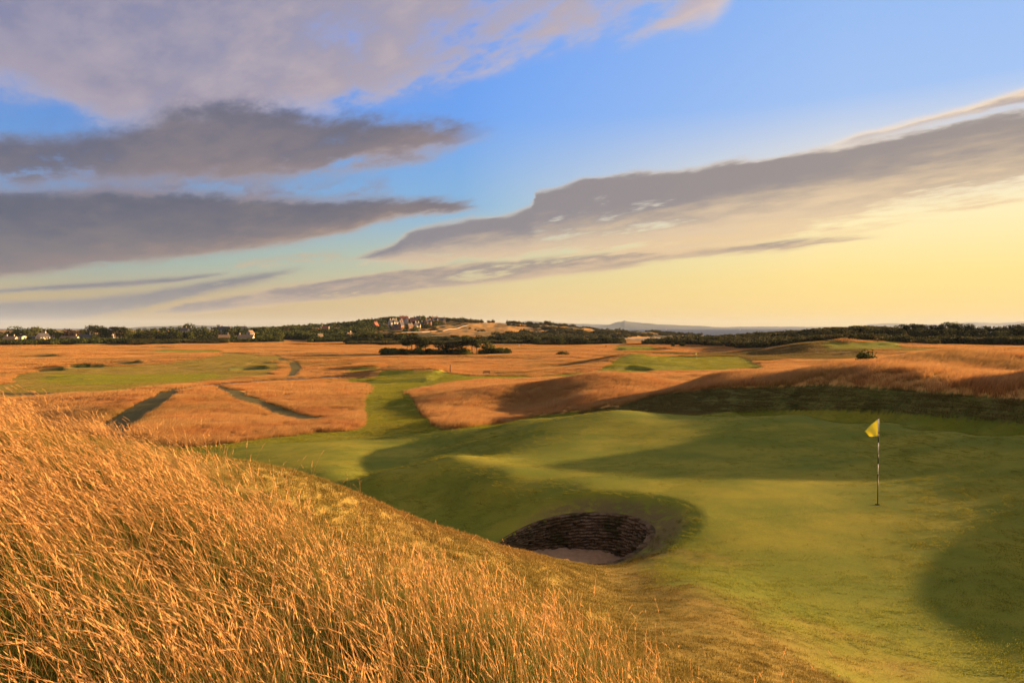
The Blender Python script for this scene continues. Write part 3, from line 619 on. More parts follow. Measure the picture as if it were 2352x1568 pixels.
# ---------------------------------------------------------------- flagsticks
def flag_mat(name, c):
    m, t = material(name); g = t.new('ShaderNodeTexCoord').outputs['Object']; n = t.noise(g, 9, 3)
    return finish(m, t, t.mix(n, tuple(x*.9 for x in c), c), .7, trans=.45)
MYEL = flag_mat('yellow_flag_cloth', (1.0,.92,.14)); MRED = flag_mat('red_flag_cloth', (.6,.05,.03)); MWHT = flag_mat('white_flag_cloth', (.85,.85,.8))
def flagstick(xv, D, label, cloth=MYEL, h=2.13, fw=.36, fh=.42, cup=True, big=False, group=None):
    x, y, z = on_ground(xv, D); r = thing('flagstick', label, 'golf flag', (x, y, z), 0, group)
    p = MB(); hs = [0,.75,1.0,1.27,1.52,1.78,h-.02] if big else [0,h]; 
    for i in range(len(hs)-1): p.tube([(0,0,hs[i]),(0,0,hs[i+1])], [.0105 if big else .02]*2, 10, i % 2)
    p.build('pole', [MA['black_paint'], MA['white_paint']] if big else [MA['white_paint']], r, True)
    q = MB(); q.tube([(0,0,h-.02),(0,0,h+.01)], [.016,.008], 10); q.build('finial', MA['wood'], r, True)
    nu, nv = 14, 10; vs = []
    for i in range(nu+1):
        for j in range(nv+1):
            u, v = i/nu, j/nv      # u away from the pole, v downward; cloth hangs folded: far edge short and dropped
            x_ = -(.33*u*(1-.45*v))*fw/.36; top = .30*u; bot = -.06*u+.08*max(0,u-.35)
            z_ = h-.03 - top*(1-v)*1.0 - v*(fh - bot*.0) + (.0 if u < .6 else 0) - .02*u*v
            y_ = .035*math.sin(u*5+v*2.2)*u + .03*u
            vs.append((x_ - .012*(1), y_, z_))
    i = np.arange(len(vs)).reshape(nu+1, nv+1); f = np.stack([i[:-1,:-1], i[1:,:-1], i[1:,1:], i[:-1,1:]], -1).reshape(-1,4)
    fl = mesh_np('flag', vs, f, [cloth], True, r); sm = fl.modifiers.new('thickness', 'SOLIDIFY'); sm.thickness = .003
    if cup:
        c = MB(); n = 28
        for k in range(n):
            a, b = 2*math.pi*k/n, 2*math.pi*(k+1)/n
            c.quad((.056*math.cos(a),.056*math.sin(a),.012),(.056*math.cos(b),.056*math.sin(b),.012),(.03*math.cos(b),.03*math.sin(b),.012),(.03*math.cos(a),.03*math.sin(a),.012))
            c.quad((.056*math.cos(a),.056*math.sin(a),-.02),(.056*math.cos(b),.056*math.sin(b),-.02),(.056*math.cos(b),.056*math.sin(b),.012),(.056*math.cos(a),.056*math.sin(a),.012))
            c.tri((.03*math.cos(a),.03*math.sin(a),.012),(.03*math.cos(b),.03*math.sin(b),.012),(0,0,.004))
        cu_ = c.build('hole_cup', MA['dark'], None); cu_.location = (x, y, z)
        tag(cu_, 'dark round hole cup at the foot of the near yellow flag', 'hole cup')
flagstick(2020, 16.6, 'yellow flag on a black and white banded pole, standing on the near green', big=True)
flagstick(1601, 205, 'small yellow flag on the second green, in the middle distance', cup=False, fw=.6, fh=.55)
flagstick(1587, 300, 'tiny red flag far off beyond the second green', MRED, cup=False, fw=.6, fh=.5)
flagstick(1193, 450, 'tiny white flag far off on the orange plain, right of the pine clump', MWHT, cup=False, fw=.7, fh=.6)
def bench(xv, D, rz):
    x, y, z = on_ground(xv, D); r = thing('park_bench', 'brown wooden bench seen side by side with the mown path beyond the tees', 'bench', (x, y, z), rz)
    a = MB(); [a.box(-.8,.8,-.22+k*.115,-.13+k*.115,.42,.45) for k in range(4)]; a.build('seat', MA['wood'], r)
    a = MB(); [a.box(-.8,.8,.25,.285,.55+k*.12,.63+k*.12) for k in range(4)]; a.box(-.8,-.72,.286,.33,.0,1.02); a.box(.72,.8,.286,.33,.0,1.02); a.build('backrest', MA['wood'], r)
    for sx in (-1,1):
        a = MB(); a.box(sx*.76-.035,sx*.76+.035,-.24,-.17,0,.66); a.build('leg', MA['wood'], r)
        a = MB(); a.box(sx*.76-.04,sx*.76+.04,-.26,.248,.662,.70); a.build('armrest', MA['wood'], r)
bench(1117, 163, R(-14))
def post(xv, D, h, label, mat, w=.12, name='marker_post', cat='post'):
    x, y, z = on_ground(xv, D); a = MB(); a.tube([(0,0,-.2),(0,0,h*.97),(0,0,h)], [w/2,w/2,w*.28], 10); o = a.build(name, mat, None, True); o.location = (x, y, z)
    tag(o, label, cat)
post(1034, 163, 2.0, 'dark upright post beside the mown path, left of the bench', MA['wood'], .22)
post(1392, 430, 1.3, 'short black bin on the far tee ahead of the wood', MA['black_paint'], .5)  # a bin, drawn with the post shape
def tee_marker(xv, D, label):
    x, y, z = on_ground(xv, D); a = MB(); a.tube([(0,0,-.05),(0,0,.15)], [.05,.05], 8, 0); a.tube([(0,0,.15),(0,0,.3),(0,0,.5),(0,0,.6)], [.12,.32,.32,.1], 12, 1)
    o = a.build('tee_marker', [MA['white_paint'], MA['red']], None, True); o.location = (x, y, z); tag(o, label, 'tee marker')
tee_marker(1984, 318, 'small red marker on the raised far tee, above the lone round bush')
# ---------------------------------------------------------------- boats out on the firth
def sailboat(xv, D, label):
    x = (xv-CX)/F*D; r = thing('sailing_boat', label, 'boat', (x, D, SEA), R(20), 'sailing boats far out on the firth')
    h = MB(); ys = [-5,-3,0,3,5.5]; ws = [1.0,1.6,1.8,1.3,.05]
    for i in range(4):
        a, b = (ws[i], ys[i]), (ws[i+1], ys[i+1])
        for s_ in (-1,1): h.quad((s_*a[0],a[1],1.1),(s_*b[0],b[1],1.1),(s_*b[0]*.5,b[1],-.3),(s_*a[0]*.5,a[1],-.3))
        h.quad((-a[0],a[1],1.1),(a[0],a[1],1.1),(b[0],b[1],1.1),(-b[0],b[1],1.1))
    h.quad((-1,-5,1.1),(1,-5,1.1),(.5,-5,-.3),(-.5,-5,-.3)); h.build('hull', MA['white_paint'], r)
    a = MB(); a.tube([(0,.8,1.1),(0,.8,15)], [.12,.06], 6); a.build('mast', MA['steel'], r)
    a = MB(); a.tri((.02,.6,2),(.9,-4.6,2.2),(.02,.7,14.5)); a.tri((.02,1,14),(.6,5.2,1.6),(.3,1.2,1.8)); s_ = a.build('sail', MA['sail'], r); q = s_.modifiers.new('thickness','SOLIDIFY'); q.thickness = .04
sailboat(1482, 5200, 'tiny white sail nearest the crag hill, leftmost of the three')
sailboat(1530, 5600, 'tiny white sail, middle one of the three out on the firth')
sailboat(1700, 5000, 'tiny white sail farthest right, out on the open sea')
def ship():
    x = (2249-CX)/F*11000; r = thing('cargo_ship', 'faint grey ship on the horizon above the right-hand wood', 'ship', (x, 11000, SEA), R(8))
    a = MB(); a.box(-85,80,-12,12,0,13); a.quad((80,-12,0),(95,0,15),(95,0,15.1),(80,-12,13)); a.quad((80,12,0),(80,12,13),(95,0,15.1),(95,0,15)); a.build('hull', MA['steel'], r)
    a = MB(); a.box(30,62,-10,10,13.01,34); a.box(34,56,-7,7,34.01,44); a.build('bridge_house', MA['steel'], r)
    a = MB(); a.tube([(45,0,44),(45,0,58)], [2,1], 8); a.build('mast', MA['steel'], r)
ship()
# ---------------------------------------------------------------- houses
def house(xv, yb, D, w, d, hw, hr, rz, wallm, roofm, label, chim=(.4,), win=3, storeys=1, hip=0, bay=False, name='house'):
    """w along the ridge, d across; gables at the ends. Sits on the ground it meets"""
    x = (xv-CX)/F*D; z = gz(x, D); zt = P(xv, yb, D)[2]; z = max(z, zt) if abs(z-zt) < 4 else z
    if D > 840: w *= .86; d *= .86; hw *= .80; hr *= .88
    r = thing(name, label, 'house', (x, D, z), rz)
    a = MB(); X0, X1, Y0, Y1 = -w/2, w/2, -d/2, d/2; zb = -4
    a.quad((X0,Y0,zb),(X1,Y0,zb),(X1,Y0,hw),(X0,Y0,hw)); a.quad((X1,Y1,zb),(X0,Y1,zb),(X0,Y1,hw),(X1,Y1,hw))
    for xx in (X0, X1):
        a.quad((xx,Y0,zb),(xx,Y1,zb),(xx,Y1,hw),(xx,Y0,hw)); a.tri((xx,Y0,hw),(xx,Y1,hw),(xx,0,hw+hr))
    if bay: a.box(X1*.3, X1*.8, Y0-1.3, Y0-.002, zb, hw*.95); a.tri((X1*.3,Y0-1.3,hw*.95),(X1*.8,Y0-1.3,hw*.95),(X1*.55,Y0-1.3,hw+hr*.6))
    a.build('wall', wallm, r)
    b = MB(); e = .35; k = hr/(d/2); tk = .22
    for s_ in (-1,1):
        p0 = (X0-e, s_*(d/2+e), hw-e*k+.03); p1 = (X1+e, s_*(d/2+e), hw-e*k+.03); q1 = (X1+e, 0, hw+hr+.03); q0 = (X0-e, 0, hw+hr+.03)
        up = lambda p: (p[0], p[1], p[2]+tk)
        b.quad(up(p0),up(p1),up(q1),up(q0)); b.quad(p0,p1,up(p1),up(p0)); b.quad(p0,q0,up(q0),up(p0)); b.quad(p1,q1,up(q1),up(p1)); b.quad(p0,p1,q1,q0)
    if bay:
        zt_ = hw+hr*.6+.1; b.quad((X1*.3-.2,Y0-1.5,hw*.9),(X1*.55,Y0-1.5,zt_),(X1*.55,-d*.12,zt_),(X1*.3-.2,-d*.3,hw*.9)); b.quad((X1*.8+.2,Y0-1.5,hw*.9),(X1*.55,Y0-1.5,zt_),(X1*.55,-d*.12,zt_),(X1*.8+.2,-d*.3,hw*.9))
    rf = b.build('roof', roofm, r)
    for c in chim:
        q = MB(); q.box(c*w-.45, c*w+.45, -.45, .45, hw+hr-.7, hw+hr+1.5); q.box(c*w-.55, c*w+.55, -.55, .55, hw+hr+1.502, hw+hr+1.72); q.tube([(c*w-.2,0,hw+hr+1.72),(c*w-.2,0,hw+hr+2.2)],[.13,.11],6); q.tube([(c*w+.2,0,hw+hr+1.72),(c*w+.2,0,hw+hr+2.2)],[.13,.11],6)
        q.build('chimney', wallm, rf)
    sh = hw/storeys
    for s_ in range(storeys):
        for i in range(win):
            cx_ = X0 + w*(i+.5)/win
            if bay and X1*.25 < cx_ < X1*.85: continue
            q = MB(); q.box(cx_-.55, cx_+.55, Y0-.05, Y0-.004, sh*s_+.9, sh*s_+.9+min(1.3, sh-1.2)); q.build('window', MA['glass'], r)
        q = MB(); q.box(X1+.004, X1+.05, -.6, .6, sh*s_+.9, sh*s_+.9+min(1.3, sh-1.2)); q.build('window', MA['glass'], r)
        q = MB(); q.box(X0-.05, X0-.004, -.6, .6, sh*s_+.9, sh*s_+.9+min(1.3, sh-1.2)); q.build('window', MA['glass'], r)
    if storeys > 0:
        q = MB(); q.box(X0+w*.07, X0+w*.07+.95, Y0-.06, Y0-.004, 0, 2.05); q.build('door', MA['wood'], r)
    return r
h_, M_ = house, MA
h_(24, 785, 690, 11, 8, 2.7, 2.9, R(8), M_['harl'], M_['tan'], 'low white bungalow with brown roof at the far left edge', (-.3,.3), 4)
h_(50, 780, 715, 6.5, 6, 3.2, 1.0, R(-12), M_['cream'], M_['slate'], 'small pale flat-topped house between the first bungalow and the white gabled house', (), 2)
h_(98, 784, 690, 9, 9.5, 4.6, 3.8, R(63), M_['cream'], M_['slate'], 'white house with its sunlit gable to the course, brightest in the village', (.3,), 3, 2)
h_(82, 784, 705, 9, 6, 2.6, 2.6, R(4), M_['harl'], M_['slate'], 'grey-roofed low wing left of the white gabled house', (), 3)
h_(116, 784, 700, 7, 6, 3.0, 1.8, R(10), M_['harl'], M_['slate'], 'low pale outbuilding right of the white gabled house', (), 3)
h_(160, 784, 690, 16, 8, 2.7, 2.6, R(5), M_['cream'], M_['tan'], 'long low bungalow with brown roof and one chimney near its right end', (.38,), 5)
h_(197, 783, 705, 11, 8, 3.4, 3.2, R(25), M_['cream'], M_['slate'], 'dark-roofed house right of the long brown-roofed bungalow', (.35,), 3)
h_(249, 772, 760, 9, 7, 5.5, 2, R(0), M_['harl'], M_['tile'], 'house glimpsed through the tall wood on the left', (), 4, 2)
h_(428, 770, 850, 14, 9, 7.5, 3.8, R(12), M_['cream'], M_['slate'], 'big pale house with three chimneys under the tallest village tree', (-.45,.0,.45), 4, 2, bay=True)
h_(400, 770, 860, 12, 8, 4.5, 3, R(0), M_['harl'], M_['tile'], 'house with a pinkish low roof, left of the three-chimney house', (), 3, 1)
h_(486, 768, 800, 10, 8, 5.0, 3, R(30), M_['harl'], M_['slate'], 'pale house with one chimney just left of the tan-roofed one', (.3,), 3, 2)
h_(515, 787, 640, 9.5, 7, 4.4, 3.0, R(20), M_['cream'], M_['tan'], 'tan-roofed cottage with lit end wall at the edge of the plain', (.35,), 2, 1)
h_(516, 770, 800, 13, 9, 6.5, 3.6, R(8), M_['harl'], M_['slate'], 'pale two-chimney house above the tan-roofed cottage', (-.4,.4), 4, 2)
h_(565, 783, 660, 14, 7.5, 3.4, 2.6, R(6), M_['cream'], M_['tan'], 'long pale house with lit walls right of the tan-roofed cottage', (-.42,.42), 4)
h_(557, 769, 820, 9, 8, 6.8, 3.4, R(20), M_['harl'], M_['slate'], 'white upper storey showing above the long pale house', (.3,), 3, 2)
h_(575, 776, 730, 6, 6, 5.2, 3, R(70), M_['cream'], M_['tan'], 'narrow lit gable behind the long pale house', (), 2, 2)
h_(728, 770, 900, 15, 10, 4.8, 4.6, R(22), M_['harl'], M_['tile'], 'red-roofed house, left one of a pair among the trees', (.4,), 4, 2)
h_(747, 768, 930, 13, 10, 5.0, 4.8, R(-12), M_['harl'], M_['tile'], 'red-roofed house, right one of a pair among the trees', (-.4,), 3, 2)
h_(774, 769, 900, 8, 8, 3.6, 4.2, R(30), M_['cream'], M_['tile'], 'small hipped orange-roofed house right of the red-roofed pair', (), 2)
h_(735, 779, 720, 5, 5, 3.4, 2.4, R(40), M_['cream'], M_['tan'], 'small white cottage below the red-roofed pair', (), 2)
h_(803, 779, 720, 6, 6, 4.6, 2.4, R(50), M_['cream'], M_['tan'], 'white house end showing left of the dark pine belt', (.2,), 2, 2)
h_(832, 770, 900, 9, 8, 3.2, 3.2, R(4), M_['cream'], M_['tile'], 'low orange-red roof at the foot of the hill, lower left of the hill houses', (), 3)
h_(843, 770, 880, 6, 7, 4.0, 3.2, R(48), M_['cream'], M_['tan'], 'small lit tan roof beside the low orange-red roof', (), 2)
h_(863, 767, 930, 7, 8, 7.5, 5.5, R(60), M_['brick'], M_['tile'], 'tall red gabled house, leftmost of the hill houses', (.3,-.3), 3, 2)
h_(877, 762, 960, 11, 7, 4.6, 3.4, R(15), M_['harl'], M_['slate'], 'white cottage pair right of the tall red gabled house', (-.3,.3), 4)
h_(899, 757, 1010, 9, 8, 8.5, 4.5, R(52), M_['harl'], M_['slate'], 'white tall gabled villa at the left of the hill group', (-.3,.3), 3, 3, bay=True)
h_(907, 756, 1020, 9, 8, 8.5, 4.8, R(58), M_['cream'], M_['slate'], 'cream gabled villa adjoining the white one on the hill', (-.3,.3), 3, 3)
h_(908, 765, 950, 10, 7, 5.0, 4.4, R(55), M_['brick'], M_['slate'], 'orange twin-gabled house below the cream gabled villa', (.3,), 3, 2, bay=True)
h_(921, 766, 950, 8, 7, 8.5, 5.2, R(62), M_['brick'], M_['slate'], 'tall orange sandstone gable next to the twin-gabled house', (-.35,.35), 3, 2)
h_(921, 755, 1030, 8, 7, 6.5, 4.8, R(64), M_['harl'], M_['slate'], 'small white gable directly under the great white house', (.3,), 2, 2)
h_(928, 748, 1070, 15, 11, 9.5, 5.0, R(14), M_['harl'], M_['tile'], 'great white house with red roof, topmost white one on the hill', (-.45,-.1,.3), 5, 3, bay=True)
h_(951, 749, 1060, 13, 9, 4.6, 5.0, R(6), M_['stone'], M_['tile'], 'long house with broad dull red roof right of the great white house', (.4,), 4, 2)
h_(942, 763, 970, 9, 7, 5.0, 4.4, R(40), M_['brick'], M_['tan'], 'small orange house between the tall gable and the white gables', (.3,), 3, 2)
h_(958, 762, 980, 9, 8, 6.5, 4.8, R(50), M_['cream'], M_['slate'], 'cream gabled house in the middle row on the hill', (-.35,.35), 3, 2, bay=True)
h_(967, 758, 1000, 6, 6, 6.0, 3.8, R(40), M_['harl'], M_['slate'], 'narrow white house right of the cream gabled one', (.3,), 2, 2)
h_(983, 757, 1000, 10, 9, 10, 4.0, R(40), M_['brick'], M_['slate'], 'broad orange sandstone villa with bays, brightest orange on the hill', (-.4,.4), 4, 3, bay=True)
h_(998, 748, 1050, 11, 9, 10, 4.5, R(35), M_['brick'], M_['slate'], 'tall sandstone villa up the slope right of the orange one', (-.4,.4), 4, 3, bay=True)
h_(1013, 744, 1080, 15, 9, 7.5, 4.2, R(20), M_['stone'], M_['slate'], 'wide stone villa at the right end of the hill houses', (-.4,.4), 5, 2, bay=True)
h_(958, 738, 1120, 12, 10, 8.0, .8, R(4), M_['stone'], M_['slate'], 'square stone tower house alone on the skyline of the hill', (-.42,.42), 4, 2, name='tower_house')
def road_wall():
    pts = [(922,768,860),(970,765.5,880),(1000,761,910),(1030,756,960),(1036,755,970),(1060,750,1010),(1078,747,1040)]
    a = MB(); prev = None
    for i in range(len(pts)-1):
        for k in range(8):
            s = k/8; xv, D = [pts[i][j]+(pts[i+1][j]-pts[i][j])*s for j in (0,2)]; x, y, z = on_ground(xv, D)
            cur = (x, y, z)
            if prev: 
                (x0,y0,z0),(x1,y1,z1) = prev, cur; hh = .9; th_ = .6
                a.quad((x0,y0,z0-1),(x1,y1,z1-1),(x1,y1,z1+hh),(x0,y0,z0+hh)); a.quad((x0,y0,z0+hh),(x1,y1,z1+hh),(x1,y1+th_,z1+hh),(x0,y0+th_,z0+hh)); a.quad((x0,y0+th_,z0-1),(x1,y1+th_,z1-1),(x1,y1+th_,z1+hh),(x0,y0+th_,z0+hh))
            prev = cur
    o = a.build('boundary_wall', MA['stone'], None); tag(o, 'pale lit boundary wall running up the hill below the houses', 'wall')
road_wall()
# ---------------------------------------------------------------- trees and bushes
def leaf_material(name, a, b, c):
    m, t = material(name); rn = t.attr('rnd'); pos = t.new('ShaderNodeNewGeometry').outputs['Position']; n = t.noise(pos, .35, 4, .6)
    oi = t.new('ShaderNodeObjectInfo').outputs['Random']
    a = tuple(x*.82 for x in a); b = tuple(x*.88 for x in b); c = tuple(x*.95 for x in c)
    col = t.mix(rn, a, b); col = t.mix(t.m('MULTIPLY', t.rng(n,.5,.68), .7), col, c); k = t.rng(oi, 0, 1, .75, 1.3, False); col = t.vm('MULTIPLY', col, t.comb(k, k, k))
    return finish(m, t, col, .8, trans=.25, spec=.1)
LM = dict(broad=leaf_material('broadleaf', (.040,.055,.012), (.085,.10,.022), (.11,.11,.025)), pine=leaf_material('pine_needles', (.032,.045,.014), (.075,.08,.022), (.09,.075,.025)),
          copper=leaf_material('copper_leaf', (.055,.025,.018), (.09,.045,.028), (.07,.05,.02)), light=leaf_material('light_leaf', (.075,.095,.018), (.15,.16,.03), (.17,.14,.035)),
          gorse=leaf_material('gorse_scrub', (.035,.042,.013), (.10,.10,.028), (.17,.11,.045)))
def crown_mesh(name, blobs, n, leaf, seed, mat, flat=0.):
    """blobs: (x,y,z,rx,ry,rz) in unit tree space; leaf clusters spread through them, densest near the surface"""
    g = np.random.default_rng(seed); vol = np.array([b[3]*b[4]*b[5] for b in blobs])**.7; pick = g.choice(len(blobs), n, p=vol/vol.sum())
    B_ = np.array(blobs)[pick]; d = g.normal(size=(n,3)); d /= np.linalg.norm(d, axis=1)[:,None]; rad = g.uniform(.35, 1, n)**.45*(1+.10*g.normal(size=n))
    c = B_[:,:3] + d*B_[:,3:]*rad[:,None]
    nrm = d*.8 + g.normal(size=(n,3))*.6; nrm[:,2] += .2; nrm /= np.linalg.norm(nrm, axis=1)[:,None]
    u = np.cross(nrm, g.normal(size=(n,3))); u /= np.linalg.norm(u, axis=1)[:,None]; w = np.cross(nrm, u); sz = leaf*g.uniform(.6, 1.35, n)[:,None]
    cup = nrm*sz*.25
    V_ = np.stack([c-u*sz-cup, c-w*sz*.8+cup*.5, c+u*sz-cup, c+w*sz*.8+cup*.5], 1).reshape(-1,3)
    f = np.arange(4*n).reshape(-1,4)
    o = mesh_np(name, V_, f, [mat], False, link=False); fattr(o, 'rnd', np.repeat(np.clip(.45*g.random(n)+.55*fbm(c[:,0]*6, c[:,1]*6+c[:,2]*6, 2, seed), 0, 1), 4))
    return o
def trunk_mesh(name, h, r, limbs, seed, lean=0.):
    g = random.Random(seed); a = MB(); a.tube([(0,0,-.06),(0,0,.02),(lean*.3,0,h*.5),(lean,0,h)], [r*1.5,r,r*.75,r*.35], 7)
    for i in range(limbs):
        th = g.uniform(0,6.28); z = h*g.uniform(.45,.9); L = g.uniform(.18,.33); a.tube([(lean*z/h,0,z),(lean*z/h+math.cos(th)*L*.5, math.sin(th)*L*.5, z+L*.35),(lean*z/h+math.cos(th)*L, math.sin(th)*L, z+L*.6)], [r*.5,r*.32,r*.14], 5)
    return a.build(name, MA['bark'], None, True, link=False)
def proto(kind_, seed):
    g = random.Random(seed); bl = []
    if kind_ in ('broad','copper','light'):
        n = 9
        for i in range(n):
            th = g.uniform(0,6.28); rr = g.uniform(.08,.30); z = g.uniform(.30,.82); s = g.uniform(.16,.27)*(1.15-.45*abs(z-.5)); bl.append((math.cos(th)*rr*(1.1-z*.6), math.sin(th)*rr*(1.1-z*.6), z, s, s, s*.8))
        bl.append((0,0,.5,.30,.30,.34)); bl.append((g.uniform(-.1,.1),0,.80,.2,.2,.17))
        return crown_mesh('crown', bl, 620, .040, seed, LM[kind_]), trunk_mesh('trunk', .55, .028, 5, seed)
    if kind_ == 'pine':
        for i in range(8):
            th = g.uniform(0,6.28); rr = g.uniform(.05,.30); z = g.uniform(.55,.90); s = g.uniform(.13,.22); bl.append((math.cos(th)*rr, math.sin(th)*rr, z, s*1.25, s*1.25, s*.50))
        bl.append((0,0,.88,.16,.16,.12)); bl.append((0,0,.66,.24,.24,.14))
        return crown_mesh('crown', bl, 520, .036, seed, LM['pine']), trunk_mesh('trunk', .82, .022, 7, seed, g.uniform(-.06,.06))
    if kind_ == 'thick':
        for i in range(11):
            th = g.uniform(0,6.28); rr = g.uniform(.08,.30); z = g.uniform(.16,.90); s = g.uniform(.14,.22); bl.append((math.cos(th)*rr, math.sin(th)*rr, z, s*1.1, s*1.1, s*.75))
        bl.append((0,0,.5,.26,.26,.42)); bl.append((0,0,.9,.13,.13,.10))
        return crown_mesh('crown', bl, 760, .038, seed, LM['pine']), trunk_mesh('trunk', .82, .022, 4, seed)
    if kind_ == 'spire':
        for i in range(8):
            z = .18+.78*i/8; s = .20*(1-.72*i/8); bl.append((g.uniform(-.03,.03), g.uniform(-.03,.03), z, s, s, .10))
        return crown_mesh('crown', bl, 420, .030, seed, LM['pine']), trunk_mesh('trunk', .8, .02, 3, seed)
    if kind_ in ('bush','lightbush','gorsebush'):
        for i in range(8):
            th = g.uniform(0,6.28); rr = g.uniform(.1,.40); s = g.uniform(.22,.34); bl.append((math.cos(th)*rr, math.sin(th)*rr, g.uniform(.25,.62), s, s, s*.95))
        bl.append((0,0,.45,.42,.42,.42))
        return crown_mesh('foliage', bl, 800, .045, seed, LM[{'bush':'broad','lightbush':'light','gorsebush':'gorse'}[kind_]]), trunk_mesh('stem', .35, .03, 4, seed)
PROTOS = {k: [proto(k, 300+17*i+len(k)*31) for i in range(n)] for k, n in (('broad',6),('pine',5),('thick',5),('copper',2),('light',2),('spire',2),('bush',3),('lightbush',2),('gorsebush',2))}
trees = []
def plant(xv, ytop, D, k, wpx=None, label=None, group=None, hmin=None, sink=0.):
    x, y, z = on_ground(xv, D); h = P(xv, ytop, D)[2]-z
    if hmin: h = max(h, hmin)
    h = max(h, .8); wd = (wpx/F*D) if wpx else h*random.uniform(.75,1.05)
    if k in ('broad','copper','light','pine','thick') and D > 400: wd *= 1.42; h += D/F*1.6
    if k == 'pine' and D < 400: wd *= 1.25
    nat = .80 if k in ('broad','copper','light') else .72 if k in ('pine','thick') else .42 if k == 'spire' else 1.1
    s = wd/nat; cr, tr = random.choice(PROTOS[k])
    nm = {'broad':'broadleaf_tree','copper':'copper_beech_tree','light':'broadleaf_tree','pine':'pine_tree','thick':'pine_tree','spire':'conifer_tree','bush':'round_bush','lightbush':'round_bush','gorsebush':'gorse_bush'}[k]
    r = thing(nm, label, 'bush' if 'bush' in k else 'tree', (x, y, z-sink), random.uniform(0,6.28), group)
    for src in (cr, tr):
        c = src.copy(); COL.objects.link(c); c.parent = r; c.scale = (s, s, h)
    trees.append((xv, r)); return r
def belt(lst, group, phrase):
    """lst of (bearing, top, distance, kind, width): left to right, each named by its kind and its place in the row"""
    lst = sorted(lst, key=lambda q: q[0]); cnt = {}
    names = {'broad':'dark broad-crowned tree','copper':'reddish copper-leaved tree','light':'yellow-green lit tree','pine':'dark bare-trunked pine','thick':'dark dense pine','spire':'narrow pointed conifer','bush':'dark round bush','lightbush':'light green bush','gorsebush':'dark gorse bush'}
    tot = {}
    for q in lst: tot[q[3]] = tot.get(q[3], 0)+1
    for q in lst:
        cnt[q[3]] = cnt.get(q[3], 0)+1; n = cnt[q[3]]; o_ = '%d%s from left' % (n, 'th' if 10 <= n % 100 <= 20 else {1:'st',2:'nd',3:'rd'}.get(n % 10, 'th'))
        lab = names[q[3]] + ' ' + phrase + ((', '+o_) if tot[q[3]] > 1 else '')
        plant(q[0], q[1], q[2], q[3], q[4], lab, group)
rnd = random.Random(5)
village = [(5,765,735,'light',22),(28,766,760,'broad',20),(40,750,750,'broad',34),(60,757,745,'broad',24),(82,751,755,'light',28),(112,755,740,'broad',28),(134,762,740,'broad',18),(143,760,760,'light',20),(160,753.5,740,'copper',28),(176,760,730,'copper',20),(190,757,770,'broad',18),
 (207,747,720,'broad',20),(222,748.5,720,'pine',20),(237,749,715,'broad',20),(253,750,715,'broad',20),(268,750.5,715,'pine',20),(281,751,715,'broad',20),(293,753.5,715,'light',16),(302,757,700,'light',16),
 (319,753,760,'broad',13),(335,754,780,'broad',14),(351,753.6,780,'broad',20),(378,752,800,'broad',22),(393,750,800,'broad',19),(411,750,860,'broad',22),(434,741.5,880,'broad',26),(452,752,820,'broad',26),(470,750,810,'broad',26),(486,748.5,810,'spire',9),
 (497,756,790,'broad',16),(504,747,840,'pine',22),(524,753,780,'broad',30),(533,748,800,'spire',10),(545,747.5,800,'broad',17),(554,758,760,'broad',14),(566,753,800,'broad',16),(583,751.5,800,'broad',18),(597,754,790,'broad',16),(608,750.5,800,'light',26),(630,754,820,'broad',20),
 (645,756,830,'broad',18),(660,755,850,'copper',18),(677,753.4,860,'broad',14),(691,752,880,'broad',15),(700,751,890,'broad',14),(711,752.6,880,'broad',18),(720,749.5,1000,'spire',8),(731,750.5,990,'broad',16),(-22,757,740,'broad',30),(-45,755,740,'broad',30)]
belt(village, 'trees along the village skyline', 'in the village skyline')
front = []
for i in range(15): front.append((303+i*13.2+rnd.uniform(-3,3), rnd.uniform(760,766), rnd.uniform(635,665), rnd.choice(['broad','broad','thick','thick','light']), rnd.uniform(17,24)))
belt(front, 'trees of the dark belt at the edge of the plain', 'in the left belt edging the plain')
mid_ = [(529,770,690,'light',22),(541,773,670,'light',20),(554,779,640,'bush',14),(592,771,690,'light',26),(604,777,660,'light',16),(613,768,700,'light',22),(622,776,670,'light',16),(633,772,690,'broad',18),(643,765,730,'light',20),(654,762,760,'light',20),(667,764,740,'broad',20),(680,761,760,'broad',20),
 (693,762,750,'broad',20),(704,765,740,'light',18),(716,768,740,'broad',20),(728,772,710,'light',16),(737,763,800,'broad',17),(747,767,740,'light',18),(757,772,700,'broad',16),(770,766,740,'light',24),(785,767,740,'light',22),(797,772,700,'broad',16)]
belt(mid_, 'trees in front of the village', 'in front of the village, left of hill')
pb = []
for i in range(15): pb.append((806+i*10.6+rnd.uniform(-2,2), rnd.uniform(764,768), rnd.uniform(560,600), rnd.choice(['thick','pine','thick','broad']), rnd.uniform(16,22)))
belt(pb, 'trees of the dark pine belt under the hill', 'in the belt under the hill houses')
pb2 = []
for i in range(12): pb2.append((1022+i*15.0+rnd.uniform(-3,3), rnd.uniform(769,774), rnd.uniform(560,610), rnd.choice(['broad','light','pine']), rnd.uniform(17,24)))
belt(pb2, 'trees of the belt behind the pine clump', 'in the belt behind the pine clump')
pb3 = []
for i in range(19): pb3.append((1200+i*12.2+rnd.uniform(-2,2), 772+i*.35+rnd.uniform(-2,2.5), rnd.uniform(520,560), rnd.choice(['thick','thick','pine','broad']), rnd.uniform(15,20)))
belt(pb3, 'trees of the dark belt right of the pine clump', 'in the belt right of the pine clump')
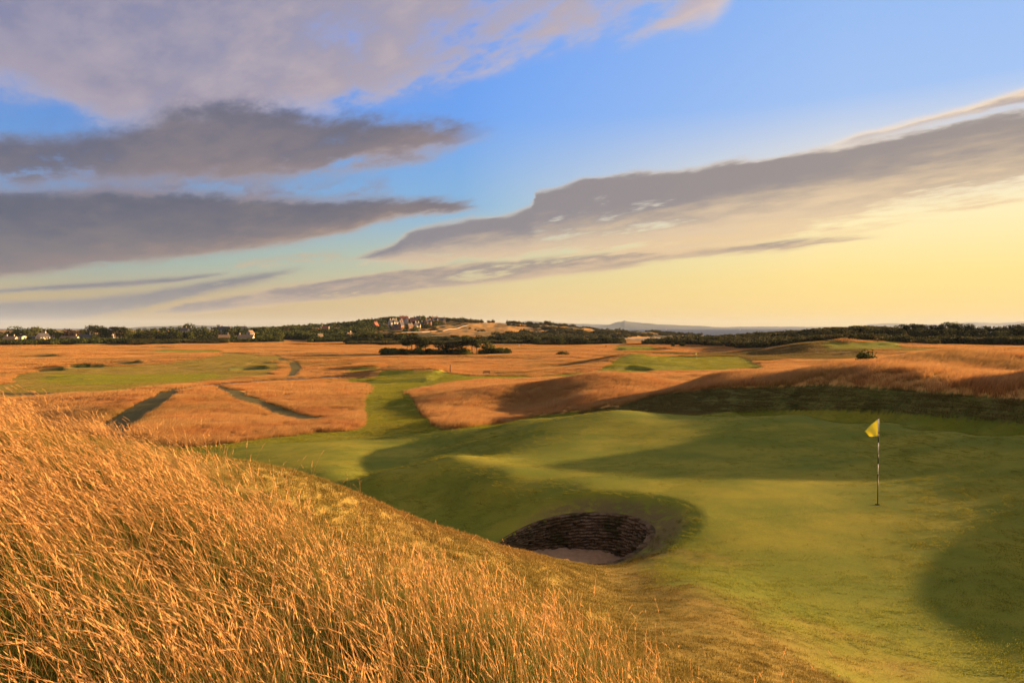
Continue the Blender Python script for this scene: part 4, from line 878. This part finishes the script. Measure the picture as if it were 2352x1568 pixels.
clump = [(886,797,345,'bush',24),(903,797,342,'bush',28),(921,797,340,'gorsebush',26),(935,778,338,'pine',26),(946,768,342,'pine',34),(957,770,336,'pine',34),(968,773,343,'light',28),(978,778,334,'pine',24),(990,800,333,'bush',20),(1006,782,335,'pine',30),(1022,790,330,'pine',28),(1040,789,336,'pine',26),(1055,786,333,'pine',26),
 (1070,778,338,'pine',28),(1084,773,334,'pine',30),(1095,780,332,'pine',24),(1104,799,330,'bush',18),(1118,782,335,'light',26),(1130,789,332,'light',20),(1141,797,330,'bush',20),(1152,803,328,'gorsebush',14),(1164,802,330,'bush',18),(1015,802,331,'gorsebush',16),(1045,803,330,'gorsebush',18),(960,797,331,'lightbush',16)]
belt(clump, 'pines and bushes of the clump on the plain', 'in the clump on the plain')
hill_t = []
rid = [(738,749.5),(752,749),(759,746.5),(772,745),(783,745),(797,746),(808,743.5),(821,740.5),(832,739),(841,736.5),(853,734),(864,732),(875,730),(885,729),(896,728),(906,728),(917,729.5),(928,730.5),(938,733),(944,735),(968,737),(978,736),(990,735),(1000,734),(1010,737),(1030,741),(1046,742),(1060,741),(1083,742),(1096,743)]
for x_, y_ in rid: hill_t.append((x_, y_, 1120+rnd.uniform(-10,20), 'broad', rnd.uniform(12,17)))
belt(hill_t, 'trees along the crest of the hill', 'on the hill crest')
slope_t = []
for i in range(60):
    x_ = 742 + i*4.6 + rnd.uniform(-3,3); yy = np.interp(x_, [742,850,905,1000,1020], [754,744,739,744,752]) + rnd.choice([2,6,10,14])*1.0; D_ = 1080-(yy-742)*9
    if any(abs(x_-hx) < 7 and abs(yy-hy) < 10 for hx, hy in ((863,758),(877,757),(903,749),(915,758),(928,742),(951,742),(942,757),(962,754),(983,750),(998,742),(1013,739),(832,764),(774,762),(746,760),(729,762))): continue
    slope_t.append((x_, yy, D_, rnd.choice(['broad','broad','light']), rnd.uniform(11,17)))
belt(slope_t, 'trees on the slope of the hill', 'on the wooded hill slope')
rw = [(2052,755,470,'bush',34),(2074,746,455,'thick',20),(2085,748,450,'thick',16),(2094,746.5,450,'thick',18),(2107,744.5,445,'thick',18),(2116,746,440,'thick',15),(2125,746.5,440,'thick',15),(2139,748,435,'thick',18),(2151,748,435,'thick',16),(2160,744.5,435,'thick',16),(2177,741.5,435,'thick',24),(2190,746,430,'thick',15),(2199,745,430,'thick',15),(2208,746,430,'thick',14),
 (2216,748,430,'thick',14),(2225,745.5,430,'thick',15),(2235,747.5,430,'thick',14),(2248,751,430,'thick',16),(2262,749.5,430,'thick',16),(2273,750,430,'thick',14),(2284,750,430,'thick',16),(2296,749.5,430,'thick',15),(2308,749,430,'thick',16),(2320,748,430,'thick',14),(2328,746.5,430,'thick',14),(2338,746,430,'thick',14),(2350,745.5,430,'thick',16),(2364,745,430,'thick',18),(2380,746,430,'thick',18)]
rw += [(2080+i*16+rnd.uniform(-4,4), 757+rnd.uniform(-3,5), 408+rnd.uniform(-6,6), 'thick' if i % 3 else 'gorsebush', rnd.uniform(17,24)) for i in range(20)]
belt(rw, 'trees of the wood on the right', 'in the right-hand wood')
plant(1992, 793, 62, 'bush', 54, 'lone round dark bush standing in the golden rough on the right')
plant(2023, 820, 61, 'lightbush', 16, 'low green sprig at the right foot of the lone round bush')
plant(1075, 803, 322, 'lightbush', 25, 'rounded light green bush standing in front of the pine clump')
plant(1296, 803, 300, 'bush', 32, 'dark wide bush on the grassy bank right of the pine clump')
plant(1281, 808, 300, 'gorsebush', 12, 'small gorse bush at the left end of the dark wide bush')
plant(49, 781, 600, 'bush', 13, 'round dark bush on the plain before the low white bungalow')
plant(132, 782, 610, 'bush', 8, 'small round dark bush on the plain before the long low bungalow')
plant(360, 795, 470, 'gorsebush', 18, 'left half of the low gorse mound on the left plain')
plant(375, 796.5, 468, 'gorsebush', 18, 'right half of the low gorse mound on the left plain')
plant(67, 769, 690, 'lightbush', 18, 'yellow-green bush left of the white gabled house')
plant(217, 763, 690, 'lightbush', 19, 'yellow-green bush right of the dark-roofed house')
plant(1109, 754, 960, 'bush', 13, 'largest round bush on the open golden slope of the hill')
plant(1098, 757, 960, 'bush', 8, 'small round bush left of the largest one on the open hill slope')
plant(1079, 751, 1000, 'bush', 8, 'round bush highest up the open golden hill slope')
plant(1092, 754, 980, 'bush', 7, 'tiny bush between two others on the open hill slope')
plant(1546, 785, 430, 'bush', 11, 'dark bush, left one of two before the scrubby dune')
plant(1568, 784, 430, 'bush', 16, 'larger dark bush, right one of two before the scrubby dune')
for i, (x0, x1, D_) in enumerate(((-20,60,672),(60,140,674),(140,205,676),(205,310,680))):
    pass
# hedges and scrub that nobody could count
def scrub(name, label, n, reg, D0, D1, sz, seed, cond, kinds='gorse', power=2.0, zs=(.55,.9), cat='scrub'):
    g = np.random.default_rng(seed); a0, a1 = [math.degrees(math.atan((q-CX)/F)) for q in reg]; X, Y, _ = sample(n, a0, a1, D0, D1, seed, power)
    Z = ground_z(X, Y); px_, py_ = pix(X, Y, Z); m = cond(X, Y, Z, px_, py_); X, Y, Z = X[m], Y[m], Z[m]
    var = []
    for i in range(4):
        gg = random.Random(seed*7+i); bl = [(gg.uniform(-.35,.35), gg.uniform(-.35,.35), gg.uniform(.15,.45), .32, .32, .30) for _ in range(6)]
        o = crown_mesh('sc', bl, 230, .075, seed*7+i, LM[kinds]); var.append(o)
    o = scatter(name, label, np.stack([X, Y, Z-.2], 1), var, g.uniform(0, 6.28, len(X)), g.uniform(sz[0], sz[1], len(X)), g.integers(0, 4, len(X)))
    o['category'] = cat; return o
fb = lambda X, Y, s, sd: fbm(X/s, Y/s, 4, sd)
scrub('gorse_dune', 'dark gorse scrub covering the dune in front of the sea', 2400, (1480,1900), 380, 640, (1.8,6.5), 71, lambda X,Y,Z,px_,py_: (Z > -11.2) & (py_ < 806))
scrub('gorse_hill', 'dark scrub mantling the dune left of the right-hand wood', 2400, (1868,2160), 372, 640, (1.8,6.5), 72, lambda X,Y,Z,px_,py_: (Z > -9.4) & (py_ < 792) & ~((px_ > 2085) & (px_ < 2135) & (py_ < 778)))
scrub('wood_undergrowth', 'dark undergrowth along the foot of the right-hand wood', 2600, (2050,2480), 392, 500, (3.5,7.0), 73, lambda X,Y,Z,px_,py_: (px_ > 2140))
scrub('hillside_wood', 'dark mass of far-off woodland filling the hillside between the houses', 3600, (560,1060), 780, 1160, (7,12), 74, lambda X,Y,Z,px_,py_: (px_ < 1015+(py_-760)*0) & ~((px_ > 920) & (py_ > np.interp(px_, [920,970,1015,1036,1078], [765,762.5,756,752,744]))) & (vnoise(X/23, Y/23, 3) > .42) & ~((px_ > 850) & (px_ < 1025) & (py_ > 742) & (vnoise(X/23, Y/23, 3) < .68)), kinds='broad', cat='wood')
scrub('headland_scrub', 'dark scrub scattered over the headland running out to the sea', 5200, (1010,1620), 800, 1380, (4,9), 75, lambda X,Y,Z,px_,py_: (Z > -14.5) & ((fb(X,Y,60,5) > .50) | ((py_ > 768) & (fb(X,Y,60,5) > .42))) & ~((px_ < 1165) & (py_ < 772) & (py_ > 741)), cat='scrub')
scrub('village_undergrowth', 'dark hedges and undergrowth along the foot of the village trees', 4200, (-60,830), 672, 800, (3.5,7), 76, lambda X,Y,Z,px_,py_: (fb(X,Y,14,8) > .40) & ~((px_ > 645) & (px_ < 712) & (Y < 735)) & ~((px_ < 215) & (fb(X,Y,14,8) < .52)), kinds='broad', cat='hedge')
scrub('belt_undergrowth', 'dark undergrowth beneath the tree belts at the far edge of the plain', 1800, (300,520), 640, 680, (4,7), 77, lambda X,Y,Z,px_,py_: X > -9999, cat='hedge')
scrub('pine_belt_undergrowth', 'dark undergrowth beneath the pine belts under the hill', 3600, (800,1430), 545, 620, (4,7.5), 78, lambda X,Y,Z,px_,py_: (py_ < 800), cat='hedge')
scrub('clump_undergrowth', 'dark bushy undergrowth around the feet of the pine clump', 330, (880,1165), 328, 348, (1.5,5.5), 79, lambda X,Y,Z,px_,py_: fb(X,Y,6,9) > .50, kinds='broad')
extra = [(858,763,900,'broad',12),(869,766,880,'light',11),(884,764,890,'broad',12),(893,764,900,'broad',11),(900,768,880,'light',12),(914,768,880,'broad',9),(931,766,900,'light',13),(950,766,910,'broad',11),(953,757,990,'broad',10),(938,754,1010,'broad',11),(972,764,930,'broad',13),(975,750,1050,'broad',10),(990,763,940,'broad',12),(1003,757,970,'broad',14),(1016,752,1000,'broad',14),(1028,748,1040,'light',14),(1040,746,1060,'broad',15),(1052,744,1070,'broad',12),(968,743,1090,'broad',12),(985,741,1090,'broad',12),(940,741,1090,'broad',13),(913,742,1090,'broad',14),(899,741,1090,'broad',14)]
belt(extra, 'garden trees among the hill houses', 'among the hill houses')
# ---------------------------------------------------------------- air
def haze():
    a = MB(); a.box(-30000, 45000, -3000, 32000, -34.5, 330)
    m = bpy.data.materials.new('haze_air'); m.use_nodes = True; m.node_tree.nodes.clear(); t = NT(m.node_tree)
    v = t.new('ShaderNodeVolumePrincipled'); v.inputs['Color'].default_value = (.66,.82,1.0,1); v.inputs['Density'].default_value = 2.5e-5; v.inputs['Anisotropy'].default_value = .0
    o = t.new('ShaderNodeOutputMaterial'); t.l.new(v.outputs[0], o.inputs['Volume']); ob = a.build('haze', m); tag(ob, 'pale haze over the far shore', 'haze', kind='stuff')
haze()
# ---------------------------------------------------------------- sky, sun, camera
EXPO = 1.65; G = 2**-EXPO
def lin(r, g, b):
    f = lambda c: ((c/255+.055)/1.055)**2.4 if c > 10 else c/255/12.92
    return tuple(f(c)*G for c in (r, g, b))
def azel(xv, yv):
    x, y, z = ray(xv, yv); return math.degrees(math.atan2(x, y)), math.degrees(math.atan2(z, math.hypot(x, y)))
AZ0, AZ1, EL0, EL1 = -50., 50., -5., 35.
def npt(xv, yv):
    a, e = azel(xv, yv); return ((a-AZ0)/(AZ1-AZ0), (e-EL0)/(EL1-EL0))
def build_world():
    w = bpy.data.worlds.new('World'); S.world = w; w.use_nodes = True; w.node_tree.nodes.clear(); t = NT(w.node_tree)
    d = t.new('ShaderNodeTexCoord').outputs['Generated']
    sep = t.new('ShaderNodeSeparateXYZ'); t.l.new(d, sep.inputs[0]); dx, dy, dz = sep.outputs
    az = t.m('MULTIPLY', t.m('ARCTAN2', dx, dy), 180/math.pi); el = t.m('MULTIPLY', t.m('ARCSINE', dz), 180/math.pi)
    a = t.m('DIVIDE', t.m('SUBTRACT', az, AZ0), AZ1-AZ0); e = t.m('DIVIDE', t.m('SUBTRACT', el, EL0), EL1-EL0)
    sky = t.new('ShaderNodeTexSky', sky_type='NISHITA', sun_disc=False); sky.sun_elevation = R(SUN_EL); sky.sun_rotation = R(SUN_AZ)
    sky.altitude = 20; sky.air_density = 1.2; sky.dust_density = 1.5; sky.ozone_density = 2.0
    nish = t.vm('SCALE', sky.outputs[0]); nish.node.inputs['Scale'].default_value = .10*G
    # clear-sky tones by height, for the side away from the sun and the side towards it
    def tone(cols):
        return t.ramp(t.rng(el, 0., 40., 0, 1, False), [(p/40., c) for p, c in cols])
    cool = tone([(0, lin(186,160,128)), (2.0, lin(196,172,128)), (5, lin(150,180,180)), (9, lin(112,166,222)), (18, lin(92,146,232)), (30, lin(70,120,222)), (40, lin(60,105,205))])
    mid  = tone([(0, lin(236,196,140)), (2.5, lin(240,208,148)), (6, lin(205,212,176)), (10, lin(142,192,232)), (17, lin(112,172,255)), (28, lin(94,156,255)), (40, lin(80,130,225))])
    warm = tone([(0, lin(266,222,130)), (4, lin(270,236,146)), (8, lin(268,248,190)), (12, lin(245,238,226)), (17, lin(168,203,255)), (28, lin(146,190,255)), (40, lin(115,165,250))])
    # angle round from the sun, so the glow sits where the sun is
    sunv = (math.sin(R(SUN_AZ)), math.cos(R(SUN_AZ)), 0)
    cs = t.vm('DOT_PRODUCT', t.vm('NORMALIZE', t.comb(dx, dy, 0.0)), sunv, out=1)
    base = t.mix(t.rng(cs, -.25, .30, smooth=False), cool, mid); base = t.mix(t.rng(cs, .22, .68, smooth=False), base, warm)
    back = t.rng(cs, -.85, -.35); base = t.mix(back, t.vm('MULTIPLY', base, (.85,.78,.74)), base)
    base = t.mix(.14, base, nish)
    base = t.mix(t.rng(el, 31., 44.), base, t.mix(t.rng(cs, -.5, .9), lin(150,136,124), lin(200,180,158)))   # unseen grey overhead, added so the ambient light turns less blue
    # cloud layer seen in perspective
    inv = t.m('DIVIDE', 1.0, t.m('ADD', t.m('MAXIMUM', dz, 0.), .10))
    pl = t.vm('MULTIPLY', t.comb(dx, dy, 0.0), t.comb(inv, inv, inv))
    # the layer is drawn out along the wind
    rot = t.new('ShaderNodeVectorRotate', rotation_type='Z_AXIS'); t.l.new(pl, rot.inputs['Vector']); rot.inputs['Angle'].default_value = R(-131)
    stretched = t.vm('MULTIPLY', rot.outputs[0], (.60, 1.5, 1))
    big = t.noise(stretched, .9, 6, .55); fine = t.noise(stretched, 3.2, 7, .6); puff = t.noise(t.vm('MULTIPLY', rot.outputs[0], (.85,1.3,1)), 5.2, 8, .66)
    nz = t.m('ADD', t.m('MULTIPLY', t.m('SUBTRACT', fine, .5), 1.0), t.m('MULTIPLY', t.m('SUBTRACT', puff, .5), 1.1))
    bigc = t.m('SUBTRACT', big, .5)
    elw = t.m('ADD', e, t.m('MULTIPLY', nz, t.rng(el, 1., 22., .012, .085, False)))
    aw = t.m('ADD', a, t.m('MULTIPLY', t.m('SUBTRACT', puff, .5), .03))
    def bank(up, lo, soft, dens=1.0, rag=1.0, lowsoft=None):
        U = t.curve(aw, [npt(*p) for p in up]); L = t.curve(aw, [npt(*p) for p in lo])
        ev = elw if rag == 1.0 else t.m('ADD', e, t.m('MULTIPLY', t.m('SUBTRACT', elw, e), rag))
        hu = t.m('SUBTRACT', U, ev); hl = t.m('SUBTRACT', ev, L)
        m1 = t.rng(hu, -.55*soft, .75*soft); m2 = t.rng(hl, -.55*(lowsoft or soft), .75*(lowsoft or soft))
        k = t.m('MULTIPLY', t.m('MULTIPLY', m1, m2), dens)
        # height inside the bank 0 bottom .. 1 top
        rel = t.m('DIVIDE', hl, t.m('MAXIMUM', t.m('ADD', hu, hl), .004), clamp=True)
        return k, rel, hu
    B = SKYBANKS
    def close(up, lo):
        up = sorted(up); lo = sorted(lo)
        return up, lo
    col = base
    shade_cool_d = lin(104,104,126); shade_cool_l = lin(152,144,158)
    for (up, lo, soft, dens, rag, lows, dark, light, rimcol, rim, gapn, bot) in B:
        k, rel, hu = bank(up, lo, soft, dens, rag, lows)
        hol = t.rng(t.m('ADD', t.m('ADD', big, t.m('MULTIPLY', nz, .42)), t.m('ADD', gapn, t.m('MULTIPLY', t.m('SUBTRACT', rel, .5), bot*.34))), .30, .60)   # holes where the layer thins
        k = t.m('MULTIPLY', k, hol)
        warmth = t.rng(cs, -.3, .95, 0, 1, False)
        tex = t.rng(t.m('ADD', t.m('ADD', big, t.m('MULTIPLY', nz, .55)), t.m('MULTIPLY', t.m('SUBTRACT', .5, rel), bot)), .25, .85)
        cc = t.mix(tex, t.mix(warmth, lin(*dark[0]), lin(*dark[1])), t.mix(warmth, lin(*light[0]), lin(*light[1])))
        thin = t.m('MULTIPLY', t.m('SUBTRACT', 1.0, t.rng(k, .35, .95)), rim)
        cc = t.mix(thin, cc, lin(*rimcol))
        lowrim = t.m('MULTIPLY', t.rng(t.m('ADD', rel, t.m('MULTIPLY', nz, .5)), .34, .02), t.m('ADD', .25, t.m('MULTIPLY', warmth, .6)))
        cc = t.mix(t.m('MULTIPLY', lowrim, min(1.0, bot*2.2)), cc, t.mix(warmth, lin(196,158,140), lin(255,222,160)))
        col = t.mix(t.rng(k, .0, 1.0), col, cc)
    below = t.rng(el, -6., -.2); col = t.mix(below, lin(90,80,60), col)
    bg = t.new('ShaderNodeBackground'); t.l.new(col, bg.inputs[0]); bg.inputs[1].default_value = 1.0
    o = t.new('ShaderNodeOutputWorld'); t.l.new(bg.outputs[0], o.inputs[0])
    w.cycles.sampling_method = 'MANUAL'; w.cycles.sample_map_resolution = 1024
DK = ((98,98,118),(150,128,120)); LT = ((150,136,140),(226,196,150))
SKYBANKS = [
 # top grey-lavender bank
 ([(-300,-400),(2700,-400)], [(-300,190),(0,200),(150,240),(260,290),(520,280),(700,262),(860,240),(940,212),(1010,190),(1150,150),(1290,112),(1400,95),(1500,90),(1580,72),(1650,40),(1690,-20),(1720,-90),(2700,-300)],
   .08, .95, 1.0, .07, ((112,122,162),(190,180,196)), ((168,160,178),(250,222,196)), (226,204,190), .45, .075, .1),
 # upper dark bank on the left
 ([(-300,300),(0,308),(150,300),(280,285),(400,245),(560,238),(700,258),(820,268),(950,272),(1060,285),(1130,300),(1200,345),(2700,420)], [(-300,440),(0,432),(160,424),(300,430),(450,428),(600,424),(700,408),(830,392),(950,372),(1030,345),(1090,322),(1200,285),(2700,280)],
   .045, .97, 1.15, .05, ((96,102,126),(122,116,124)), ((134,126,134),(184,158,146)), (170,150,155), .2, .14, .3),
 # thin veil filling the gap between the dark banks
 ([(-300,395),(0,400),(400,402),(700,405),(880,412),(960,450),(2700,500)], [(-300,480),(0,470),(400,465),(700,465),(880,452),(960,420),(2700,400)], .04, .85, 1.4, .04, ((98,104,134),(120,120,140)), ((140,132,146),(190,168,160)), (170,170,190), .4, .0, .1),
 # small lit puffs under the banks
 ([(-300,700),(470,660),(540,602),(640,588),(720,578),(790,576),(860,600),(2700,700)], [(-300,600),(470,580),(540,616),(640,606),(720,600),(790,604),(860,570),(2700,500)], .016, .8, 1.2, .016, ((160,140,136),(190,160,140)), ((226,180,140),(236,190,146)), (220,190,150), .3, -.06, .1),
 # lower dark bank on the left
 ([(-300,438),(0,436),(250,432),(430,440),(600,446),(760,455),(900,452),(1000,449),(1070,458),(1100,472),(1160,500),(2700,560)], [(-300,668),(0,640),(100,628),(220,612),(330,604),(450,592),(560,578),(700,556),(800,540),(870,515),(960,497),(1050,488),(1100,480),(1160,455),(2700,440)],
     .03, 1.0, .8, .022, ((94,99,120),(116,112,118)), ((122,118,126),(170,146,136)), (200,165,150), .35, .22, .35),
 # thin streaks low on the left
 ([(-300,705),(0,662),(150,650),(300,642),(420,632),(520,624),(560,640),(2700,700)], [(-300,712),(0,676),(150,668),(300,660),(420,648),(520,632),(560,610),(2700,600)],
   .010, .9, .25, .010, ((118,122,136),(118,122,136)), ((142,136,140),(142,136,140)), (190,180,160), .4, .2, .2),
 ([(-300,715),(0,688),(200,680),(340,666),(440,648),(560,630),(690,612),(730,630),(2700,700)], [(-300,800),(0,752),(150,745),(330,714),(430,690),(520,668),(600,652),(690,622),(730,600),(2700,600)],
   .016, .86, .3, .02, ((120,124,138),(120,124,138)), ((146,140,142),(146,140,142)), (190,178,156), .4, .16, .2),
 # long bank climbing to the right: lower veil, then main roll
 ([(-300,790),(230,760),(330,722),(420,692),(520,680),(620,660),(760,640),(900,620),(1100,600),(1300,585),(1500,570),(1700,560),(1950,540),(2100,545),(2200,570),(2700,600)], [(-300,700),(230,725),(330,728),(450,722),(600,706),(720,694),(850,684),(1000,664),(1150,650),(1300,634),(1420,622),(1500,604),(1620,590),(1800,576),(1950,556),(2100,535),(2200,500),(2700,480)],
   .014, .95, .6, .014, ((122,122,134),(168,150,138)), ((176,156,146),(248,214,164)), (240,205,160), .5, .13, .15),
 ([(-300,680),(640,650),(790,600),(850,578),(905,556),(950,526),(1010,514),(1080,498),(1170,494),(1222,470),(1226,436),(1300,424),(1340,404),(1420,402),(1500,392),(1600,384),(1680,368),(1760,360),(1850,344),(1920,332),(2020,316),(2120,296),(2240,276),(2352,256),(2700,215)],
  [(-300,600),(640,590),(790,606),(900,606),(1000,612),(1150,604),(1300,606),(1450,592),(1600,580),(1750,562),(1900,545),(2050,520),(2200,500),(2352,478),(2700,440)],
   .018, 1.0, .62, .03, ((122,124,142),(162,150,144)), ((180,164,154),(246,216,172)), (250,218,176), .5, .14, .95),
 # bright-edged wisp above it at the far right
 ([(-300,420),(1700,420),(1820,352),(1900,330),(1960,306),(2040,288),(2130,262),(2230,236),(2352,200),(2700,110)], [(-300,350),(1700,350),(1820,350),(1900,342),(1960,330),(2040,312),(2130,290),(2230,268),(2352,246),(2700,180)],
   .02, .9, .5, .02, ((150,146,160),(160,150,156)), ((240,214,186),(255,226,186)), (255,230,200), .6, .16, -.7),
]
build_world()
sun = bpy.data.lights.new('sun', 'SUN'); sun.energy = 5.0; sun.angle = R(.53); sun.color = (1.0, .61, .29)
so = bpy.data.objects.new('sun', sun); COL.objects.link(so)
sv = Vector((math.sin(R(SUN_AZ))*math.cos(R(SUN_EL)), math.cos(R(SUN_AZ))*math.cos(R(SUN_EL)), math.sin(R(SUN_EL))))
so.rotation_euler = sv.to_track_quat('Z', 'Y').to_euler(); so.location = (60, 20, 30)
cd = bpy.data.cameras.new('camera'); cam = bpy.data.objects.new('camera', cd); COL.objects.link(cam)
cd.sensor_width = 36; cd.lens = 36*F/2352; cd.clip_start = .1; cd.clip_end = 60000
cam.rotation_euler = (math.pi/2 - PITCH, 0, 0); S.camera = cam
S.view_settings.view_transform = 'Standard'; S.view_settings.look = 'None'; S.view_settings.exposure = EXPO; S.view_settings.gamma = 1
S.render.engine = 'CYCLES'; S.cycles.use_denoising = True; S.cycles.use_adaptive_sampling = True; S.cycles.adaptive_threshold = .015
S.cycles.max_bounces = 6; S.cycles.diffuse_bounces = 2; S.cycles.glossy_bounces = 2; S.cycles.transmission_bounces = 3
